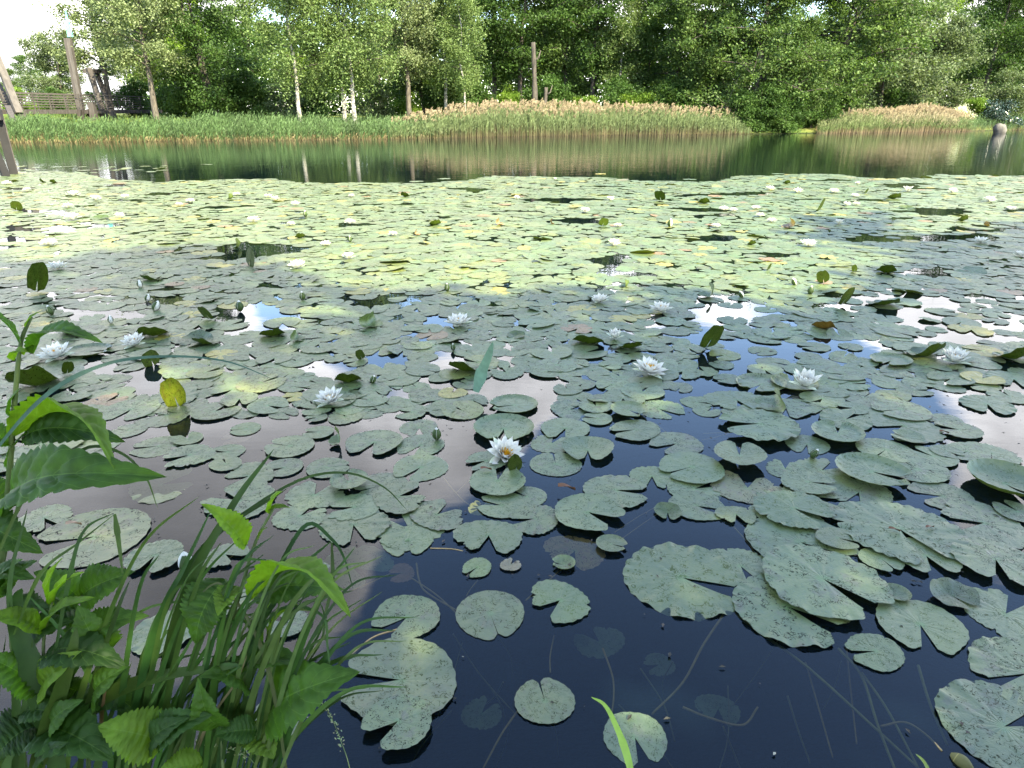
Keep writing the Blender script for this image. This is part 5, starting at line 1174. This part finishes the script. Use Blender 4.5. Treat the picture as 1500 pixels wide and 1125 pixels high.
plant('leafy shoot with lime underside leaf beside the grass clump at lower left',
 [([(230, 1150, .98), (300, 1010, 1.02), (345, 890, 1.06), (372, 800, 1.10), (402, 742, 1.14)], .0055, .0022), ([(345, 1150, 1.0), (372, 1030, 1.04), (388, 950, 1.08), (398, 905, 1.1)], .0045, .002)],
 [((358, 800, 1.10), (300, 738, 1.06), 46, LG, dict(fold=.5, up=(.4, -.5, 1))), ((398, 752, 1.14), (412, 718, 1.12), 22, LG, dict(fold=.5)), ((392, 748, 1.14), (424, 742, 1.12), 12, LG, {}), ((378, 790, 1.1), (390, 772, 1.1), 9, LG, {}),
  ((366, 880, 1.06), (512, 878, .96), 76, LG, dict(fold=.45, droop=.24, up=(.1, .45, 1))), ((372, 872, 1.10), (500, 860, 1.10), 52, MG, dict(fold=.2, droop=.25, up=(0, -.7, 1))), ((330, 848, 1.08), (282, 942, 1.0), 74, MG, dict(fold=.18, droop=.2, up=(-.1, -.85, .8))), ((345, 860, 1.06), (318, 900, 1.0), 40, LG, dict(fold=.4)),
  ((394, 1046, 1.04), (512, 984, .98), 100, MG, dict(fold=.12, droop=.16, up=(0, -.7, 1))), ((352, 985, 1.06), (452, 968, 1.02), 48, MG, dict(fold=.3, droop=.2)), ((396, 930, 1.1), (432, 884, 1.08), 24, LG, dict(fold=.6, teeth=.4)), ((392, 920, 1.1), (402, 868, 1.1), 20, LG, dict(fold=.6, teeth=.4)), ((384, 940, 1.08), (352, 905, 1.06), 22, MG, {}), ((360, 1010, 1.02), (300, 985, .98), 60, MG, dict(droop=.2)), ((372, 1060, 1.02), (400, 1110, .96), 60, LG, {})])
plant('low leafy plant with yellow green young tip in the bottom left corner',
 [([(60, 1150, .95), (66, 1010, 1.0), (64, 940, 1.03), (78, 875, 1.06)], .0045, .002)],
 [((78, 884, 1.06), (86, 818, 1.06), 24, (.15, .25, .02), dict(fold=.6, teeth=.2)), ((80, 886, 1.06), (118, 836, 1.04), 26, (.15, .25, .02), dict(fold=.6, teeth=.2)), ((66, 925, 1.04), (132, 872, 1.0), 32, LG, dict(fold=.4)), ((62, 925, 1.04), (-20, 898, 1.0), 44, LG, dict(fold=.3, teeth=.2)),
  ((64, 1015, 1.0), (112, 955, .97), 58, LG, dict(fold=.3, teeth=.2, up=(-.2, -.7, .8))), ((60, 1010, 1.0), (-20, 960, .98), 66, MG, {}), ((62, 1060, .98), (-10, 1110, .92), 90, DG, dict(droop=.2)), ((70, 960, 1.02), (180, 970, .98), 70, DG, dict(droop=.2, fold=.15)), ((66, 1070, .98), (160, 1105, .90), 90, DG, dict(droop=.18))])
plant('broad leaved plant behind the thin grass blades at lower left',
 [([(130, 1150, 1.02), (128, 990, 1.08), (120, 870, 1.12)], .005, .0022), ([(40, 1150, 1.04), (20, 980, 1.08), (10, 860, 1.12)], .005, .0022)],
 [((122, 872, 1.12), (190, 838, 1.08), 64, MG, dict(fold=.15, up=(0, -.8, .8))), ((120, 880, 1.12), (52, 836, 1.1), 50, MG, {}), ((122, 900, 1.1), (140, 968, 1.04), 66, MG, dict(up=(0, -.85, .6))), ((118, 890, 1.12), (60, 930, 1.06), 70, MG, dict(droop=.2)), ((12, 870, 1.12), (50, 820, 1.1), 40, MG, {}), ((14, 900, 1.1), (70, 890, 1.06), 52, DG, {}), ((12, 870, 1.12), (-30, 830, 1.12), 46, MG, {}), ((20, 980, 1.06), (-30, 1010, 1.02), 60, DG, {}), ((126, 1000, 1.06), (200, 1040, 1.0), 80, DG, dict(droop=.2)), ((124, 960, 1.08), (170, 930, 1.06), 40, LG, {})])
rnd_leaves = []
rr = random.Random(5)
for k in range(15):
    x = rr.uniform(-20, 400); y = rr.uniform(960, 1130) if x > 200 else rr.uniform(900, 1130)
    if x > 330 and y < 1040: continue
    a = rr.uniform(-.6, 3.7); l = rr.uniform(55, 105); Y = 1.10 - (y - 900) / 230 * .18
    rnd_leaves.append(((x, y, Y), (x + l * math.cos(a), y - l * .7 * math.sin(a), Y - .03), l * rr.uniform(.55, .8), rr.choice((DG, DG, MG, MG, LG)), dict(droop=.18, fold=rr.uniform(.05, .35), up=(rr.uniform(-.3, .3), -.6, 1))))
for k, nm in enumerate(('low mat of toothed leaves filling the bottom left corner', 'low leafy undergrowth between the grass stems at lower left', 'low leafy growth at the foot of the grass clump by the water')):
    sel = [l for l in rnd_leaves if k * 140 - 30 <= l[0][0] < k * 140 + 120]
    plant(nm, [([(k * 140 + 50, 1200, .92), (k * 140 + 50 + rr.uniform(-20, 20), 1060, 1.0)], .005, .003)], sel)

def grass_blade(pts, w, col=(.055, .125, .028), parent=None, name='blade', n=30, taper=.12, vee=.25):
    P_ = [Q(*p) for p in pts]; org = Vector(parent.location) if parent else Vector((0, 0, 0))
    cv = bez(P_, n); mb = MB(); vs = []; cl = []
    gk = random.uniform(.65, 1.2); col = (col[0] * gk * random.uniform(.85, 1.3), col[1] * gk, col[2] * gk)
    Yav = sum(p[2] for p in pts) / len(pts); W = w * Yav / FPX / .75 / 2
    for i, p in enumerate(cv):
        s = i / n; t = (cv[min(i + 1, n)] - cv[max(i - 1, 0)]).normalized()
        view = (p - Vector((0, 0, CAM_H))).normalized(); sdv = t.cross(view).normalized(); rot = .35 * math.sin(s * 3 + w)
        nv = sdv.cross(t).normalized(); sdv = (sdv * math.cos(rot) + nv * math.sin(rot)).normalized(); nv = sdv.cross(t).normalized()
        ww = W * min(1, .55 + s * 2) * max(taper * .2, (1 - s) ** .55 if s > .35 else 1 * .79 + .21 * (s / .35)) 
        q = p - org
        vs += [q - sdv * ww, q + nv * ww * vee, q + sdv * ww]; k = random.uniform(.95, 1.05)
        cl += [tuple(c * k for c in col)] * 3
    fs = []
    for i in range(n):
        for j in (0, 1): a = i * 3 + j; fs.append((a, a + 1, a + 4, a + 3))
    mb.add(vs, fs, cl)
    return mb.build(name, M['green'], parent, True)
def tuft(label, blades_, loc=None, group='grass clumps on the near bank', name='grass_clump', cat='grass'):
    b0 = Q(*blades_[0][0][0]); root = empty(name, (b0.x, b0.y, max(.0, ground_z(b0.x, b0.y))))
    for pts, w, col in blades_: grass_blade(pts, w, col, root)
    return tag(root, label, cat, group)
GD, GM, GP = (.024, .060, .010), (.038, .084, .013), (.070, .125, .030)
main = [
 ([(200, 1200, .95), (262, 900, 1.05), (335, 750, 1.12), (401, 658, 1.2)], 13, GD), ([(180, 1200, .95), (215, 960, 1.04), (300, 800, 1.12), (420, 716, 1.2)], 12, GD), ([(200, 1200, .96), (238, 1000, 1.02), (272, 880, 1.08), (300, 800, 1.12), (420, 712, 1.2), (500, 692, 1.25), (560, 712, 1.26), (597, 748, 1.26)], 5, GD),
 ([(270, 1200, .95), (352, 970, 1.04), (430, 845, 1.12), (488, 790, 1.18)], 9, GM), ([(300, 1200, .96), (360, 960, 1.04), (410, 830, 1.12), (450, 768, 1.16), (484, 788, 1.15), (503, 815, 1.13), (517, 862, 1.1)], 6, GD), ([(486, 795, 1.16), (487, 850, 1.13), (478, 895, 1.1), (470, 940, 1.06), (440, 985, 1.04)], 5, GD),
 ([(430, 1200, .95), (400, 1010, 1.0), (370, 920, 1.03), (330, 862, 1.05), (312, 856, 1.05), (288, 876, 1.04)], 5, (.07, .075, .025)), ([(160, 1200, .94), (225, 930, 1.02), (270, 830, 1.08), (310, 745, 1.12)], 8, GD), ([(230, 1200, .94), (300, 1000, 1.02), (360, 880, 1.08), (440, 830, 1.12)], 6, GM),
 ([(250, 1200, .95), (300, 1000, 1.0), (352, 975, 1.0), (330, 990, .98)], 6, GM), ([(330, 1200, .95), (345, 1050, 1.0), (350, 985, 1.02)], 12, GD), ([(240, 1200, .95), (290, 1050, 1.0), (330, 985, 1.02), (360, 962, 1.02)], 5, GP), ([(255, 1200, .95), (300, 1070, .98), (345, 1000, 1.0), (362, 960, 1.0)], 4, (.22, .21, .10)),
 ([(90, 1090, 1.0), (140, 1028, 1.0), (235, 990, 1.0), (345, 977, 1.0)], 24, GM), ([(395, 1200, .98), (425, 1040, 1.0), (452, 960, 1.04), (475, 905, 1.06), (455, 860, 1.08)], 4, GD), ([(280, 1200, .95), (330, 1040, 1.0), (400, 900, 1.06), (470, 900, 1.05), (480, 950, 1.02), (484, 985, 1.0)], 5, GD)]
rr = random.Random(12)
for k in range(78):
    x0 = rr.uniform(150, 390); ln = rr.uniform(.5, 1.15); lean = rr.uniform(40, 190)
    main.append(([(x0, 1190, .93 + rr.uniform(0, .07)), (x0 + lean * .35, 1190 - 190 * ln, 1.0), (x0 + lean * .8, 1190 - 320 * ln, 1.04), (x0 + lean * 1.15 + rr.uniform(0, 30), 1190 - (390 - rr.uniform(0, 60)) * ln, 1.07)], rr.uniform(3, 8), rr.choice((GD, GD, GM, GP))))
main = [(p, w * 1.3, c) for p, w, c in main]
tuft('dense clump of long dark grass blades leaning right over the water at lower left', main)
left = [
 ([(90, 1200, .93), (110, 1050, .98), (160, 900, 1.04), (215, 790, 1.1), (292, 727, 1.14)], 7, GM), ([(-20, 850, 1.02), (40, 720, 1.08), (80, 690, 1.1), (130, 655, 1.12), (178, 664, 1.12), (213, 698, 1.1), (231, 745, 1.08)], 5, GM), ([(-40, 700, 1.0), (60, 585, 1.08), (150, 535, 1.16), (240, 522, 1.22), (330, 529, 1.26), (402, 556, 1.28)], 4, (.05, .085, .06)),
 ([(20, 930, 1.0), (60, 840, 1.04), (115, 795, 1.08), (168, 753, 1.1)], 4, GM), ([(168, 753, 1.1), (174, 795, 1.08), (180, 842, 1.06)], 6, GM), ([(80, 960, 1.0), (105, 830, 1.05), (125, 775, 1.08), (165, 752, 1.1)], 5, GM), ([(20, 1180, .92), (24, 980, 1.0), (14, 860, 1.04), (40, 745, 1.1)], 9, GD),
 ([(30, 1200, .9), (80, 1040, .95), (104, 960, .98), (112, 920, 1.0)], 22, GM), ([(100, 1200, .92), (60, 1020, .98), (26, 920, 1.02), (24, 880, 1.04), (32, 862, 1.05)], 26, GD), ([(140, 1200, .93), (148, 1060, .98), (156, 1000, 1.0)], 7, (.10, .075, .03)), ([(110, 1200, .93), (130, 1030, .98), (170, 900, 1.02), (190, 850, 1.05)], 8, GD), ([(0, 1200, .9), (10, 1120, .93), (35, 1080, .95), (60, 1072, .96)], 10, GP), ([(60, 1200, .92), (100, 1000, 1.0), (200, 900, 1.06), (270, 880, 1.08)], 6, GM), ([(170, 1200, .94), (150, 1040, 1.0), (100, 940, 1.02), (40, 870, 1.04)], 8, GM)]
for k in range(12):
    x0 = rr.uniform(-20, 180); lean = rr.uniform(-30, 130); ln = rr.uniform(.4, .8)
    left.append(([(x0, 1190, .92), (x0 + lean * .3, 1190 - 160 * ln, .97), (x0 + lean, 1190 - 330 * ln, 1.02)], rr.uniform(5, 11), rr.choice((GD, GM, GM))))
left = [(p, w * 1.3, c) for p, w, c in left]
tuft('loose grass blades, some bent and arching, among the leaves at the left', left)
o = grass_blade([(935, 1180, .92), (918, 1105, .97), (900, 1058, 1.0), (885, 1032, 1.02), (866, 1021, 1.03)], 12, (.20, .30, .05), None, 'wild_grass'); tag(o, 'single bright yellow green grass blade at the bottom centre over the half sunk pad', 'grass')
o = grass_blade([(1375, 1160, 1.0), (1355, 1118, 1.05), (1341, 1104, 1.06)], 7, (.20, .26, .07), None, 'wild_grass'); tag(o, 'short pale grass blade tip at the bottom right edge', 'grass')
o = grass_blade([(697, 574, 3.25), (706, 545, 3.36), (716, 520, 3.42), (722, 501, 3.45)], 16, (.09, .15, .09), None, 'reed_blade', vee=.1); tag(o, 'broad pale reed blade standing out of the water by the dark curled leaf at centre', 'reed blade')
def panicle(label, pts, n, ln):
    org = Q(*pts[0]); root = empty('seeding_grass', org); cv = bez([Q(*p) - org for p in pts], 24); mb = MB(); mb.tube(cv, [.0011 * (1 - .5 * i / 24) for i in range(25)], 6, (.12, .16, .06)); mb.build('stem', M['green'], root, True)
    b = MB(); rq = random.Random(n)
    for k in range(n):
        p = cv[24 - int((k / n) * 15)] + Vector((rq.gauss(0, .004), rq.gauss(0, .004), rq.gauss(0, .003)))
        d = Vector((rq.gauss(0, .5), rq.gauss(0, .3), rq.uniform(.2, 1))).normalized() * ln; v, f = ovoid(1, .22, 5, 4); rot = d.to_track_quat('Z', 'Y').to_matrix()
        b.add([p + rot @ (Vector(q) * ln) for q in v], f, tuple(c * rq.uniform(.8, 1.2) for c in (.26, .30, .15)))
    b.build('seed_head', M['green'], root, True); tag(root, label, 'grass', 'seeding grasses on the near bank')
panicle('pale green seeding grass head over dark water right of the serrated leaf', [(522, 1200, .98), (512, 1125, 1.0), (498, 1082, 1.02), (484, 1048, 1.03), (470, 1026, 1.04)], 60, .006)
panicle('pale drooping grass seed head at the bottom left of centre', [(400, 1180, .95), (372, 1118, .97), (340, 1098, .98), (290, 1088, 1.0)], 60, .006)

rg = np.random.default_rng(31); cc = []
for k in range(15000):
    px = rg.uniform(215, 1750); Y = rg.uniform(100, 122); x = Q(px, 165, Y).x; hh = 12.5 + 3.5 * noise.noise(Vector((x * .12, Y * .1, 4)))
    cc.append((x, Y, rg.uniform(0, 1) ** .8 * hh + .3))
tag(link('far_woods', quads_mesh('far_woods', fol(rg, cc, 7, .8, .75), M['dark'])), 'dark far woods closing the view behind the bank trees', 'woods', kind='stuff')
